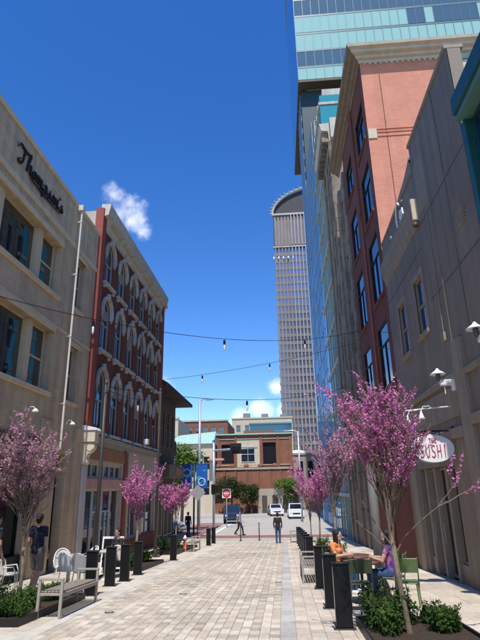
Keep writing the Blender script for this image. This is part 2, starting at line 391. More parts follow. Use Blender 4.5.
# --- pavers
CREAM = [(.60, .53, .43), (.55, .475, .375), (.65, .585, .49), (.50, .44, .36)]
TAN = [(.46, .395, .315), (.50, .425, .335), (.43, .37, .30), (.52, .435, .34)]
PINK = [(.56, .48, .385), (.60, .53, .43), (.53, .455, .365), (.64, .57, .47)]
GREY = [(.50, .475, .44), (.45, .43, .40), (.53, .505, .465)]
SIDE = [(.60, .53, .42), (.56, .49, .385), (.64, .575, .47), (.53, .465, .37), (.58, .50, .395)]
pieces = []      # x0,x1,y0,y1,palette,tint index
pr = random.Random(3)
Y0, Y1 = 3.0, 36.5
x = -3.78; ci = 0
while x < -.19:
    w_ = .152
    y = Y0 + (ci % 2) * .11
    while y < Y1:
        l = .225
        if ci % 2 == 0: pieces.append((x, x + w_, y, y + l, 'C', pr.randrange(4)))
        else: pieces.append((x, x + w_, y, y + l, 'T' if int(y / .225) % 2 == 0 else 'C', pr.randrange(4)))
        y += l
    x += w_; ci += 1
PX = x
y = Y0
while y < Y1: pieces.append((PX, PX + .24, y, y + .5, 'G', pr.randrange(3))); y += .5
x = PX + .24; ci = 0
while x < .80:
    w_ = .215; y = Y0 + (ci % 2) * .15
    while y < Y1: pieces.append((x, x + w_, y, y + .30, 'P', pr.randrange(4))); y += .30
    x += w_; ci += 1
RX = x
x = RX; ci = 0
while x < 4.2:
    w_ = (4.2 - RX) / 9; y = Y0 + (ci % 2) * .28
    while y < Y1: pieces.append((x, x + w_, y, y + .56, 'S', pr.randrange(5))); y += .56
    x += w_; ci += 1
x = -7.45; ci = 0
while x < -4.42:
    w_ = .378; y = Y0 + (ci % 2) * .28
    while y < Y1: pieces.append((x, x + w_, y, y + .56, 'S', pr.randrange(5))); y += .56
    x += w_; ci += 1
PAL = dict(C=CREAM, T=TAN, P=PINK, G=GREY, S=SIDE)
def parea(p):
    q = [to_px((a, b, gz(b))) for a, b in ((p[0], p[2]), (p[1], p[2]), (p[1], p[3]), (p[0], p[3]))]
    if any(e is None for e in q): return 0
    cx = sum(e[0] for e in q) / 4; cy = sum(e[1] for e in q) / 4
    if not (0 < cx < 480 and 0 < cy < 640): return 0
    return abs(sum(q[i][0] * q[(i + 1) % 4][1] - q[(i + 1) % 4][0] * q[i][1] for i in range(4))) / 2
order = sorted(range(len(pieces)), key=lambda i: -parea(pieces[i]))
near = set(order[:290])
PMESH = {}
def paver_geo(mb, w_, l, x=0, y=0, z=0, e=.0):
    g_ = .0028; c = .005
    def P(px, py, pz): return (x + px, y + py, z + pz - G * py)
    a0, a1, b0, b1 = g_, w_ - g_, g_, l - g_
    vs = [P(a0, b0, -.03), P(a1, b0, -.03), P(a1, b1, -.03), P(a0, b1, -.03), P(a0, b0, -c + e), P(a1, b0, -c + e), P(a1, b1, -c + e), P(a0, b1, -c + e),
          P(a0 + c, b0 + c, e), P(a1 - c, b0 + c, e), P(a1 - c, b1 - c, e), P(a0 + c, b1 - c, e)]
    fs = [(8, 9, 10, 11)] + [(i, (i + 1) % 4, 4 + (i + 1) % 4, 4 + i) for i in range(4)] + [(4 + i, 4 + (i + 1) % 4, 8 + (i + 1) % 4, 8 + i) for i in range(4)]
    mb.add(vs, fs)
field = MB()
for i, p in enumerate(pieces):
    w_, l = p[1] - p[0], p[3] - p[2]; col = PAL[p[4]][p[5]]
    if p[3] > 36.6: l = 36.6 - p[2]
    if l < .05: continue
    if i in near:
        k = (round(w_, 4), round(l, 4), p[4], p[5])
        if k not in PMESH:
            b = MB(); b.cur = col; paver_geo(b, w_, l); PMESH[k] = b.mesh('paver', M_pav)
        o = place('paver', PMESH[k], pavement, (p[0], p[2], gz(p[2]) + pr.uniform(-.0015, .0015)))
    else:
        j = pr.uniform(.93, 1.07); field.cur = tuple(c * j for c in col); paver_geo(field, w_, l, p[0], p[2], gz(p[2]), pr.uniform(-.0015, .0015))
part('paver_field', field, M_pav, pavement, kind='stuff', fixn=False)
struct(sheet('kerb_band', -4.42, -3.78, -6, 36.6, 0.0, M_conc, thick=.05))
# joints across the concrete band
kb = bpy.data.objects['kerb_band']
# --- cross street at the foot of the hill
struct(sheet('road', -160, 160, 36.6, 72, -.02, M_road))
struct(sheet('far_pavement', -160, 160, 72, 92, .10, M_walk, thick=.15))
for nm, x0, x1, y0, y1, mt in [('crosswalk', -30, 8, 39.2, 41.6, M_redbk), ('crosswalk', -9.5, -6.5, 41.9, 60, M_redbk)]:
    struct(sheet(nm, x0, x1, y0, y1, -.014, mt))
for x0, x1, y0, y1 in [(-30, 8, 38.7, 38.95), (-30, 8, 41.75, 41.9), (-5.9, -5.6, 42.2, 58)]:
    struct(sheet('lane_marking', x0, x1, y0, y1, -.009, M_white))

FL = Fac((-7.5, 0, 0), (0, 1, 0), (1, 0, 0))
FR = Fac((4.25, 0, 0), (0, 1, 0), (-1, 0, 0))
def FY(y, x0=0): return Fac((x0, y, 0), (1, 0, 0), (0, -1, 0))

# ================================================================== left: pale stone building with script lettering
T = thing('stone_building', 'pale buff stone building with black script lettering along its parapet', 'building', (-7.5, 9, gz(9)))
bays = [(10.55, 15.68), (3.9, 9.1)]
ops = []
for (a, b) in bays:
    ops += [(a, b, 8.08, 9.97), (a, b, 4.74, 6.80)]
ops += [(17.12, 17.92, 8.2, 10.2), (17.12, 17.92, 4.72, 6.72), (16.85, 17.65, -1, 2.9), (10.3, 15.3, -.7, 2.75), (3.8, 9.3, -.6, 2.75)]
mb = MB(); wall(mb, FL, -4, 19.0, -1.4, 10.62, ops, .42)
part('wall', mb, M_buff, T)
mb = MB()
mb.box(-20, -7.95, -4, 18.99, -1.4, 12.0); part('core', mb, M_roof, T)     # roof deck and body behind the facade
# parapet stones: two courses of blocks, recessed joints
mb = MB(); fbox(mb, FL, -4, 19.0, 10.62, 12.12, -.3, -.02); part('parapet', mb, mat('joint_grey', (.2, .18, .15), .95), T)
SB = {}
for r_, (v0, v1) in enumerate(((10.62, 11.10), (11.10, 11.62), (11.62, 12.12))):
    u = -4 + (r_ % 2) * .6
    while u < 18.95:
        l = min(1.25, 18.99 - u); k = (round(l, 3), r_)
        if k not in SB:
            b = MB(); b.bev(.004, l - .004, 0, .06, .004, v1 - v0 - .004, .006, Matrix.Rotation(0, 4, 'Z')); SB[k] = b.mesh('stone_block', M_lime)
        o = place('stone_block', SB[k], T, FL(u, v0, .012), FL.rz); u += l
mb = MB(); fbox(mb, FL, -4, 19.0, 12.12, 12.29, -.35, .07, .015); part('coping', mb, M_limed, T)
for (z0, z1, pr_) in ((10.42, 10.62, .05), (6.98, 7.08, .03)):
    mb = MB(); fbox(mb, FL, -4, 19.0, z0, z1, -.02, pr_, .012); part('string_course', mb, M_limed, T)
# Chicago windows: big fixed light between two narrow sashes
for (a, b) in bays:
    for (v0, h) in ((8.08, 1.89), (4.74, 2.06)):
        s_ = 1 if a > 9 else 1
        put_window(FL, T, b - .62, v0, 1.12, h, 'sash', M_frameb, M_glassd, .24)
        put_window(FL, T, a + .62, v0, 1.12, h, 'sash', M_frameb, M_glassd, .24)
        put_window(FL, T, (a + b) / 2, v0, b - a - 2 * 1.48, h, 'fixed', M_frameb, M_glassd, .24)
        for uu in (a + 1.33, b - 1.33):
            mb = MB(); fbox(mb, FL, uu - .15, uu + .15, v0 + .002, v0 + h - .002, -.34, -.12, .01); part('mullion', mb, M_frameb, T)
        mb = MB(); fbox(mb, FL, a - .12, b + .12, v0 - .14, v0, -.3, .09, .012); part('sill', mb, M_limed, T)
        mb = MB(); fbox(mb, FL, a - .10, b + .10, v0 + h + .002, v0 + h + .20, -.05, .05, .012); part('lintel', mb, M_limed, T)
for (v0, h) in ((8.2, 2.0), (4.72, 2.0)):
    put_window(FL, T, 17.52, v0, .8, h, 'sash', M_frameb, M_glassd, .2)
    mb = MB(); fbox(mb, FL, 17.0, 18.04, v0 - .13, v0, -.3, .07, .01); part('sill', mb, M_limed, T)
    mb = MB(); fbox(mb, FL, 17.0, 18.04, v0 + h, v0 + h + .18, -.05, .04, .01); part('lintel', mb, M_limed, T)
# ground floor
for (a, b) in ((10.3, 15.3), (3.8, 9.3)):
    n = 4; w_ = (b - a) / n
    for i in range(n): put_window(FL, T, a + w_ * (i + .5), gz(a + w_ * i) + .45, w_ - .01, 2.75 - gz(a + w_ * i) - .45, 'cross' if i == 1 else 'fixed', M_black, M_shop, .3, 'shop_window')
    mb = MB(); fbox(mb, FL, a, b, gz(b) - .05, gz(a) + .44, -.4, -.12); part('bulkhead', mb, M_black, T)
    mb = MB(); fbox(mb, FL, a - .15, b + .15, 2.76, 3.28, -.05, .10, .015); part('shop_fascia', mb, mat('dark_wood_fascia', (.11, .065, .035), .6, .25, 5), T)
put_window(FL, T, 17.25, gz(17.3) + .05, .79, 2.9 - gz(17.3) - .06, 'cross', M_black, M_shop, .3, 'door')
for u in (15.45, 18.2):
    mb = MB(); fbox(mb, FL, u, u + .95 if u < 18 else u + .7, gz(u) - .3, 3.9, -.1, .05, .02); part('pier', mb, M_buff, T)
mb = MB(); mb.tube([FL(16.68, 12.22, .17), FL(16.68, 3.2, .17), FL(16.68, 3.0, .17)], .036, 10); mb.box(16.58, 16.78, 12.0, 12.22, .02, .24, FL.M())
for z in (4.5, 6.9, 9.3, 11.5): fbox(mb, FL, 16.635, 16.725, z, z + .04, 0, .21)
part('downpipe', mb, mat('cream_pipe', (.66, .62, .54), .5, .1, 5, streak=.1), T)
# script lettering: Thompson's
def cr_spline(P, n=6):
    P = [Vector((*p, 0)) for p in P]; o = []
    for i in range(len(P) - 1):
        a = P[max(i - 1, 0)]; b = P[i]; c = P[i + 1]; d = P[min(i + 2, len(P) - 1)]
        for k in range(n):
            t = k / n; o.append(.5 * ((2 * b) + (c - a) * t + (2 * a - 5 * b + 4 * c - d) * t * t + (3 * b - a - 3 * c + d) * t ** 3))
    o.append(P[-1]); return [(p.x, p.y) for p in o]
GLY = {
 'T': (.62, [[(-.06, .74), (-.04, .92), (.1, 1.0), (.35, .92), (.68, .96), (.84, 1.06)], [(.42, .95), (.36, .6), (.30, .22), (.2, .02), (.06, .0), (.02, .12), (.1, .2)]]),
 'h': (.42, [[(.02, .02), (.10, .4), (.2, .86), (.22, .95), (.14, .8), (.06, .3), (.03, 0), (.1, .3), (.22, .46), (.3, .4), (.27, .1), (.33, .0), (.42, .12)]]),
 'o': (.36, [[(.22, .44), (.08, .36), (.04, .14), (.14, 0), (.26, .1), (.28, .32), (.2, .44), (.28, .36), (.38, .36)]]),
 'm': (.56, [[(.02, .4), (.06, .44), (.05, .2), (.03, 0), (.1, .34), (.18, .45), (.22, .36), (.19, .02), (.26, .34), (.34, .45), (.4, .36), (.37, .1), (.42, 0), (.52, .12)]]),
 'p': (.40, [[(.06, .44), (.03, .1), (-.04, -.38), (.02, .1), (.1, .38), (.2, .45), (.29, .32), (.26, .08), (.14, .0), (.06, .1), (.24, .0), (.38, .14)]]),
 's': (.30, [[(.0, .08), (.12, .34), (.18, .46), (.16, .34), (.24, .14), (.16, 0), (.06, .04), (.18, .02), (.3, .14)]]),
 'n': (.40, [[(.02, .4), (.06, .44), (.05, .2), (.03, 0), (.1, .34), (.2, .45), (.26, .36), (.23, .1), (.28, 0), (.38, .12)]]),
 "'": (.10, [[(.05, .82), (.04, .72), (.0, .64)]]),
}
def script(text, F, u, v, size, w, r_, slope=0.0):
    mb = MB(); first = u
    for c in text:
        if c == ' ': u += .3 * size; continue
        adv, st = GLY[c]
        for s_ in st: mb.tube([F(u + a * size, v + b * size * .74 + slope * (u + a * size - first), w) for a, b in cr_spline(s_)], [r_ * (.8 + .45 * abs(math.sin(i * .9))) for i in range(len(cr_spline(s_)))], 6, sq=.9)
        u += adv * size
    return mb, u
mb, ue = script("Thompson's", FL, 12.1, 11.04, .83, .07, .034, .0)
mb.tube([FL(12.85, 10.93, .07), FL(13.8, 10.91, .07), FL(15.0, 10.93, .07)], [.02, .036, .02], 6)
for u in (12.2, 13.0, 13.8, 14.5, 14.95): mb.tube([FL(u, 11.06, .0), FL(u, 11.06, .07)], .012, 5)
part('lettering', mb, M_black, T, smooth=True)

# gooseneck lamps on the pale stone facade
def gooseneck(F, u, v, label):
    t = thing('wall_lamp', label, 'lamp', F(u, v, .03), 'gooseneck lamps on the pale stone facade')
    mb = MB(); mb.tube([F(u, v, .02), F(u, v + .08, .10), F(u, v + .08, .20), F(u, v + .01, .26)], .012, 6); mb.lathe([(.05, 0), (.05, .03)], (0, 0, 0), 10, Matrix.Translation(F(u, v, .03)) @ Matrix.Rotation(R(90), 4, 'Y'))
    part('arm', mb, M_whitep, t, True)
    mb = MB(); mb.lathe([(.015, .09), (.04, .08), (.09, .02), (.11, -.02), (.10, -.02), (.02, .05)], F(u, v - .06, .26), 14); part('shade', mb, M_whitep, t, True)
gooseneck(FL, 14.5, 4.0, 'white gooseneck lamp on pale facade above the shop windows')
gooseneck(FL, 17.3, 3.95, 'white gooseneck lamp on pale facade between downpipe and red building')

# ================================================================== left: red brick building with arched windows
T = thing('brick_building', 'red brick building with rows of white hooded arched windows and deep cornice', 'building', (-7.5, 25, gz(25)))
UA, UB = 19.02, 31.0
WC = [20.58 + 1.9 * i for i in range(6)]; WW = 1.14
rows = [(10.46, 2.02), (7.40, 2.40), (3.98, 2.62)]       # sill, total height to crown of the opening
arch_n = 10
def arch_pts(uc, vs, r_, n=arch_n, a0=0, a1=math.pi): return [(uc + r_ * math.cos(a0 + (a1 - a0) * i / n), vs + r_ * math.sin(a0 + (a1 - a0) * i / n)) for i in range(n + 1)]
ops = [(c - WW / 2, c + WW / 2, v, v + h) for c in WC for v, h in rows]
mb = MB(); wall(mb, FL, UA, UB, 3.6, 13.2, ops, .32)
for c in WC:
    for v, h in rows:
        vs = v + h - WW / 2; ap = arch_pts(c, vs, WW / 2)
        for sg in (1, -1):   # spandrel pieces that turn the square head into an arch
            half = [p for p in ap if (p[0] - c) * sg >= -1e-6]; half = half if sg > 0 else half[::-1]
            poly = [(c + sg * WW / 2, v + h)] + half + [] if True else []
            mb.prism([(c + sg * WW / 2, v + h)] + half, -.30, -.001, FL)
part('wall', mb, M_red, T)
mb = MB(); mb.box(-22, -7.84, UA + .26, UB, -1.6, 12.9); part('core', mb, M_roof, T)
mb = MB(); mb.box(-22, -7.52, UA - .02, UA + .25, -1.2, 13.42); part('party_wall', mb, M_party, T)
for (a, b) in ((18.97, 19.40), (30.62, 31.04)):
    mb = MB(); fbox(mb, FL, a, b, 3.9, 13.55, -.2, .16, .01); part('pilaster', mb, M_redp, T)
# arched window, hood, sill meshes shared by the row
M_winw = mat('sash_grey', (.34, .33, .31), .5, .1, 6)
AW = {}
for ri, (v, h) in enumerate(rows):
    f = MB(); hw = WW / 2; vs = h - hw
    LF = lambda a, b, w_: (a, w_, b)
    t = .07
    oa = arch_pts(0, vs, hw - .005); ia = arch_pts(0, vs, hw - t)
    for i in range(arch_n): f.prism([oa[i], oa[i + 1], ia[i + 1], ia[i]], .0, .09, LF)
    for sg in (-1, 1): f.box(min(sg * (hw - .005), sg * (hw - t)), max(sg * (hw - .005), sg * (hw - t)), 0, .09, 0, vs)
    f.box(-hw + t, hw - t, 0, .09, 0, t); f.box(-hw + t, hw - t, .01, .08, h * .5 - .03, h * .5 + .03); f.box(-.02, .02, .012, .078, t, h * .5 - .03)
    p = MB(); pl = [(-hw + .03, .03), (hw - .03, .03)] + arch_pts(0, vs, hw - .03); p.add([(a, .05, b) for a, b in pl], [tuple(range(len(pl)))])
    # hood mould: proud arch ring with hanging ends and a keystone
    q = MB(); ro, ri_ = hw + .105, hw - .015
    oa = arch_pts(0, vs, ro, 14); ia = arch_pts(0, vs, ri_, 14)
    for i in range(14): q.prism([oa[i], oa[i + 1], ia[i + 1], ia[i]], -.115, .04, LF)
    for sg in (-1, 1):
        for (z0, z1, dd, e) in ((vs - .18, vs, -.115, 0), (vs - .28, vs - .18, -.09, .02), (vs - .38, vs - .28, -.06, .04)):
            a, b = sorted((sg * (ri_ + e * .6), sg * (ro - e))); q.box(a, b, dd, .04, z0, z1)
    q.bev(-.09, .09, -.15, .04, vs + hw - .02, vs + hw + .24, .02)
    s_ = MB(); s_.bev(-hw - .14, hw + .14, -.15, .06, -.13, 0, .015)
    for sg in (-1, 1): s_.bev(sg * (hw + .02) - .08, sg * (hw + .02) + .08, -.11, .05, -.27, -.131, .02)
    AW[ri] = (f.mesh('window', M_winw), p.mesh('pane', M_glassd), q.mesh('hood', M_trim), s_.mesh('sill', M_trim))
for ri, (v, h) in enumerate(rows):
    for c in WC:
        fm, pm, hm, sm = AW[ri]; loc = FL(c, v, -.08)
        o = place('window', fm, T, loc, FL.rz); place('pane', pm, o, loc, FL.rz)
        l2 = FL(c, v, .0); place('hood', hm, o, l2, FL.rz); place('sill', sm, o, l2, FL.rz)
# roller blinds pulled part way down behind some of the panes
M_blind = mat('window_blind', (.30, .275, .235), .8, .1, 10)
for (ri, ci, k) in ((0, 1, .45), (0, 4, .3), (1, 0, .35), (1, 2, .5), (1, 5, .25), (2, 1, .3), (2, 3, .45), (2, 4, .2)):
    v, h = rows[ri]; hw = WW / 2 - .08; b = MB(); b.box(-hw, hw, .040, .046, h * (1 - k) - .1, h - WW / 2 + .1); o = place('blind', b.mesh('blind', M_blind), T, FL(WC[ci], v, -.08), FL.rz)
# main cornice
mb = MB()
prof = [(0, 12.76), (.06, 12.76), (.08, 12.94), (.14, 13.0), (.16, 13.20), (.34, 13.26), (.36, 13.42), (.40, 13.60), (.42, 13.76), (.0, 13.80)]
def run_profile(mb, F, prof, u0, u1):
    n = len(prof); vs = [F(u0, v, w_) for w_, v in prof] + [F(u1, v, w_) for w_, v in prof]
    mb.add(vs, [tuple(range(n)), tuple(range(2 * n - 1, n - 1, -1))] + [(i, (i + 1) % n, n + (i + 1) % n, n + i) for i in range(n)])
run_profile(mb, FL, prof, 19.08, 30.95); part('cornice', mb, M_cornice, T)
b = MB(); b.prism([(0, 0), (-.30, 0), (-.28, -.09), (-.13, -.16), (-.08, -.36), (-.02, -.42), (0, -.42)], -.10, .10, lambda a, z, w_: (w_, a, z))
bme = b.mesh('bracket', M_cornice)
for i in range(7): place('bracket', bme, T, FL(19.63 + i * 1.9, 13.255, .06), FL.rz)
b = MB(); b.bev(-.7, .7, -.19, 0, -.03, .05, .01); pme = b.mesh('soffit_panel', M_cornice)
for i in range(6): place('soffit_panel', pme, T, FL(WC[i], 13.23, .19), FL.rz)
# belt cornice over the shops and its console
mb = MB(); run_profile(mb, FL, [(0, 3.46), (.07, 3.48), (.09, 3.62), (.20, 3.66), (.22, 3.76), (.0, 3.84)], 19.36, 31.1); part('belt_cornice', mb, mat('grey_belt', (.30, .29, .27), .7, .15, 5, streak=.2), T)
mb = MB(); fbox(mb, FL, 18.92, 19.36, 3.42, 3.86, -.05, .50, .02); part('console_block', mb, M_console, T)
mb = MB(); mb.add([FL(18.88, 3.862, -.05), FL(19.40, 3.862, -.05), FL(19.40, 3.862, .56), FL(18.88, 3.862, .56), FL(18.88, 4.08, -.05), FL(19.40, 4.08, -.05), FL(19.40, 3.96, .50), FL(18.88, 3.96, .50)], MB.BF); part('console_cap', mb, M_whitep, T)
mb = MB(); mb.prism([(0, 3.40), (.44, 3.40), (.48, 3.25), (.38, 3.08), (.24, 3.0), (.2, 2.85), (.24, 2.7), (.14, 2.6), (0, 2.62)], 18.98, 19.30, lambda a, z, w_: FL(w_, z, a)); mb.tube([FL(18.96, 3.22, .30), FL(19.32, 3.22, .30)], .12, 12); part('console', mb, M_console, T)
# shop front
ops = [(19.75, 24.15, gz(19.75) + .0, 1.72), (19.75, 24.15, 2.18, 2.72), (25.4, 27.2, -.5, 1.9), (27.9, 30.6, -.6, 1.9)]
mb = MB(); wall(mb, FL, 19.02, 31.0, -1.8, 3.6, ops, .3); part('shop_wall', mb, M_tan, T)
mb = MB(); fbox(mb, FL, 19.42, 24.3, 2.86, 3.38, -.02, .05, .01); part('fascia', mb, M_brown, T)
mb = MB(); fbox(mb, FL, 19.42, 24.3, 1.76, 2.14, -.02, .06, .01); part('sign_band', mb, M_pinkb, T)
mb = MB(); fbox(mb, FL, 24.3, 24.75, gz(24.5) - .3, 3.4, -.1, .10, .02); part('pier', mb, M_redp, T)
mb = MB(); fbox(mb, FL, 19.02, 19.5, gz(19) - .3, 2.6, -.1, .08, .02); part('pier', mb, M_greyf, T)
for i in range(6): put_window(FL, T, 19.75 + .733 * (i + .5), 2.18, .71, .54, 'fixed', M_greyf, M_shop, .12, 'transom')
for (a, b, kind, nm) in ((19.78, 20.85, 'fixed', 'shop_window'), (20.9, 21.95, 'cross', 'door'), (22.0, 23.05, 'cross', 'door'), (23.1, 24.12, 'fixed', 'shop_window')):
    z = gz((a + b) / 2) + (.02 if nm == 'door' else .3); put_window(FL, T, (a + b) / 2, z, b - a, 1.72 - z, kind, M_greyf, M_shop, .14, nm)
put_window(FL, T, 26.3, -.5, 1.8, 2.4, 'mull', M_greyf, M_shop, .14, 'shop_window'); put_window(FL, T, 29.25, -.6, 2.7, 2.5, 'mull', M_greyf, M_shop, .14, 'shop_window')
mb = MB(); fbox(mb, FL, 24.8, 30.9, gz(30) - .5, -.55, -.05, .06); part('plinth', mb, M_red, T)
mb = MB(); fbox(mb, FL, 26.55, 26.95, 3.95, 4.22, .30, .52, .02); mb.tube([FL(26.75, 3.8, .3), FL(26.75, 3.98, .38)], .02, 6); part('floodlight', mb, M_whitep, T)

# ================================================================== left: building with broad dark eaves
T = thing('eaved_building', 'dark brown building with broad overhanging black eaves past the red brick one', 'building', (-9, 36.5, gz(36)))
FE = Fac((-8.2, 0, 0), (0, 1, 0), (1, 0, 0))
ops = [(31.7 + 1.5 * i, 32.6 + 1.5 * i, 4.6, 7.0) for i in range(5)]
mb = MB(); wall(mb, FE, 31.1, 39.4, -1.9, 7.95, ops, .2); mb.quad((-8.2, 39.4, -1.9), (-16, 39.4, -1.9), (-16, 39.4, 7.95), (-8.2, 39.4, 7.95)); part('wall', mb, mat('dark_brown_wall', (.10, .07, .05), .8, .2, 2), T)
mb = MB(); mb.box(-16, -8.45, 31.15, 39.35, -1.9, 7.9); part('core', mb, M_dkroof, T)
for o in ops: put_window(FE, T, (o[0] + o[1]) / 2, o[2], .9, 2.4, 'sash', mat('tan_frame', (.33, .27, .19), .6), M_glassd, .1)
mb = MB(); mb.box(-18, -7.02, 31.1, 40.4, 7.95, 8.16); part('eave', mb, M_dkroof, T)
mb = MB(); e0 = [(-18, 31.1, 8.16), (-7.02, 31.1, 8.16), (-7.02, 40.4, 8.16), (-18, 40.4, 8.16)]; tp = [(-18, 31.1, 10.2), (-9.8, 31.1, 9.7), (-9.8, 37.4, 9.7), (-18, 37.4, 10.2)]
mb.add(e0 + tp, MB.BF); part('roof', mb, mat('dark_shingle', (.06, .055, .05), .9, .3, 4), T)
mb = MB(); mb.bev(-8.3, -7.25, 33.4, 38.4, 2.45, 3.25, .03); part('canopy', mb, mat('dark_canopy', (.16, .13, .095), .8, .12, 3), T)
mb = MB(); mb.box(-7.25, -7.23, 35.4, 37.4, 2.6, 3.1); part('sign_panel', mb, M_brown, T)
ops2 = [(33.6, 35.6, -1.2, 1.9), (36.2, 38.8, -1.3, 1.9)]
for o in ops2: put_window(FE, T, (o[0] + o[1]) / 2, o[2], o[1] - o[0], o[3] - o[2], 'mull', M_greyf, M_shop, -.03, 'shop_window')

# drain covers set in the paving
for (x, y, lb) in ((-.22, 14.6, 'small round drain cover beside the grey paving strip'), (-2.35, 12.6, 'small dark drain cover in the middle of the paving'), (-3.3, 10.3, 'small dark drain cover left of the paving centre')):
    t = thing('drain_cover', lb, 'drain cover', (x, y, gz(y)), 'small drain covers in the paving')
    Mx = Matrix.Translation((x, y, gz(y))) @ Matrix.Rotation(-math.atan(G), 4, 'X')
    mb = MB(); mb.lathe([(.085, -.02), (.085, .006), (.07, .008), (.065, .004), (.0, .004)], n=16, M=Mx); part('rim', mb, M_steel, t)
    mb = MB()
    for k in range(4): mb.bev(-.05, .05, -.042 + k * .024, -.030 + k * .024, .004, .0085, .001, Mx)
    part('grating', mb, M_galv, t, kind='stuff')
# ================================================================== right: teal-framed building at the frame's edge
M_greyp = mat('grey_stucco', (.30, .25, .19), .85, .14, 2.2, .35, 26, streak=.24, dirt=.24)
M_greyt = mat('grey_stucco_trim', (.34, .282, .21), .8, .12, 4, .15, 40, streak=.18)
M_teal = mat('teal_metal', (.012, .085, .078), .45, .12, 3, spec=.5)
M_bluegl = glassmat('blue_glass', (.01, .03, .10), .02, 1.0, .04, .7)
M_skygl = glassmat('sky_glass', (.012, .02, .03), .02, 1.0, .05, .9)
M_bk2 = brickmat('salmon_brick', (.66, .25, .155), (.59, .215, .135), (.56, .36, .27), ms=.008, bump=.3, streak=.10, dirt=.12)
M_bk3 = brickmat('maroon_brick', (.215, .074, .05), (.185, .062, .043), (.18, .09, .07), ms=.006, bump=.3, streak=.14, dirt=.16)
M_stone = mat('cornice_stone', (.58, .52, .42), .8, .10, 2.5, .15, 40, streak=.16, dirt=.12)
M_ashlar = mat('cream_ashlar', (.60, .53, .40), .85, .10, 2.0, .2, 40, streak=.1)
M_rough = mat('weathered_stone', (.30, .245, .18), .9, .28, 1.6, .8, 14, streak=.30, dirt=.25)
M_brnz = mat('bronze_soffit', (.09, .07, .05), .6, .15, 2)

T = thing('teal_building', 'glazed building with dark teal metal eave and frames, right edge', 'building', (4.25, 6, gz(6)))
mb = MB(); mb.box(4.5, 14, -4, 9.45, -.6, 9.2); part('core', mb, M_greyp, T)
mb = MB(); fbox(mb, FR, -4, 9.30, 9.22, 9.66, -6, .24, .02); part('eave', mb, M_teal, T)
mb = MB(); fbox(mb, FR, -4, 9.28, 9.08, 9.219, -.6, .18); part('soffit', mb, mat('pale_teal', (.12, .26, .22), .5, .1, 3), T)
for i in range(6):
    u = 9.42 - i * 1.9
    mb = MB(); fbox(mb, FR, u - .20, u, gz(u) - .3, 9.08, -.28, .06, .012); part('mullion', mb, M_teal, T)
    for (v0, v1) in ((.6, 3.2), (3.7, 6.2), (6.7, 9.05)):
        if u - 1.9 > -3: put_window(FR, T, u - 1.05, v0, 1.70, v1 - v0, 'fixed', M_teal, M_bluegl, .1)
    if u - 1.9 > -3:
        for (v0, v1) in ((gz(u) - .3, .6), (3.2, 3.7), (6.2, 6.7)):
            mb = MB(); fbox(mb, FR, u - 1.9, u - .2, v0, v1, -.28, .0); part('spandrel', mb, M_teal, T)

# ================================================================== right: grey painted building with oval sign
T = thing('grey_building', 'dark grey painted stucco building with stepped parapet and two blue windows', 'building', (4.25, 14, gz(14)))
UA, UB, US = 9.55, 18.12, 13.28
wins = [(13.76, 14.62, 5.80, 7.48), (15.88, 16.80, 5.72, 7.45)]
door = (13.35, 16.75, -1.0, 2.12); shop = (9.9, 11.45, -.2, 2.0)
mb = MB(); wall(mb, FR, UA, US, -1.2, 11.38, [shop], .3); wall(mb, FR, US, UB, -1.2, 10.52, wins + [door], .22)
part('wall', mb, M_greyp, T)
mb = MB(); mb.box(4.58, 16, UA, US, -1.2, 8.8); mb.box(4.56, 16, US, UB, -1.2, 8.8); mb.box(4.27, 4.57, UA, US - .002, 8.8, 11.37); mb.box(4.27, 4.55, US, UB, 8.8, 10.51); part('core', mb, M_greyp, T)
mb = MB(); fbox(mb, FR, UA, US + .02, 11.381, 11.50, -.4, .05, .012); part('coping', mb, M_greyt, T)
mb = MB(); mb.prism([(US + .02, 10.521), (UB, 10.521), (UB, 10.56), (16.6, 10.58), (15.0, 10.66), (14.0, 10.8), (US + .02, 11.02)], -.4, .05, FR); part('coping', mb, M_greyt, T)
mb = MB(); mb.bev(4.2, 4.30, 13.30, 13.38, 10.9, 11.12, .02); part('parapet_cap', mb, M_whitep, T)
# cornice of the windowed half; sunlight on its near end is painted in as cream
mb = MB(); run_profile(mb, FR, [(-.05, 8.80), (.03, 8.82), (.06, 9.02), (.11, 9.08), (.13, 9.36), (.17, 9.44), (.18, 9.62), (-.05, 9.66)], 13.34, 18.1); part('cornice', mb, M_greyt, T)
mb = MB(); mb.bev(4.08, 4.26, 13.26, 13.339, 8.95, 9.64, .01); part('cornice_end', mb, mat('sunlit_end', (.62, .52, .36), .7, .08, 6), T)
mb = MB(); mb.ell((4.13, 13.27, 8.78), (.09, .09, .09)); part('ball_finial', mb, mat('aged_bronze', (.12, .08, .05), .4, .2, 8), T, True)
for (a, b, v0, v1) in wins:
    put_window(FR, T, (a + b) / 2, v0, b - a, v1 - v0, 'sash', M_greyt, M_bluegl, .03)
    mb = MB(); fbox(mb, FR, a - .12, b + .12, v0 - .13, v0, -.1, .09, .012); part('sill', mb, M_greyt, T)
    mb = MB(); fbox(mb, FR, a - .14, b + .14, v1 + .001, v1 + .16, -.02, .05, .012); fbox(mb, FR, a - .14, a, v0, v1, -.02, .035); fbox(mb, FR, b, b + .14, v0, v1, -.02, .035); part('surround', mb, M_greyt, T)
for (a, b, w_) in ((11.48, 12.06, .11), (17.0, 17.5, .08), (9.56, 9.84, .09)):
    mb = MB(); fbox(mb, FR, a, b, gz(a) - .3, 4.9 if a < 16 else 3.9, -.02, w_, .02); part('pilaster', mb, M_greyt, T)
mb = MB(); fbox(mb, FR, 12.10, 12.17, 4.6, 11.2, -.01, .022); part('expansion_strip', mb, M_greyp, T)
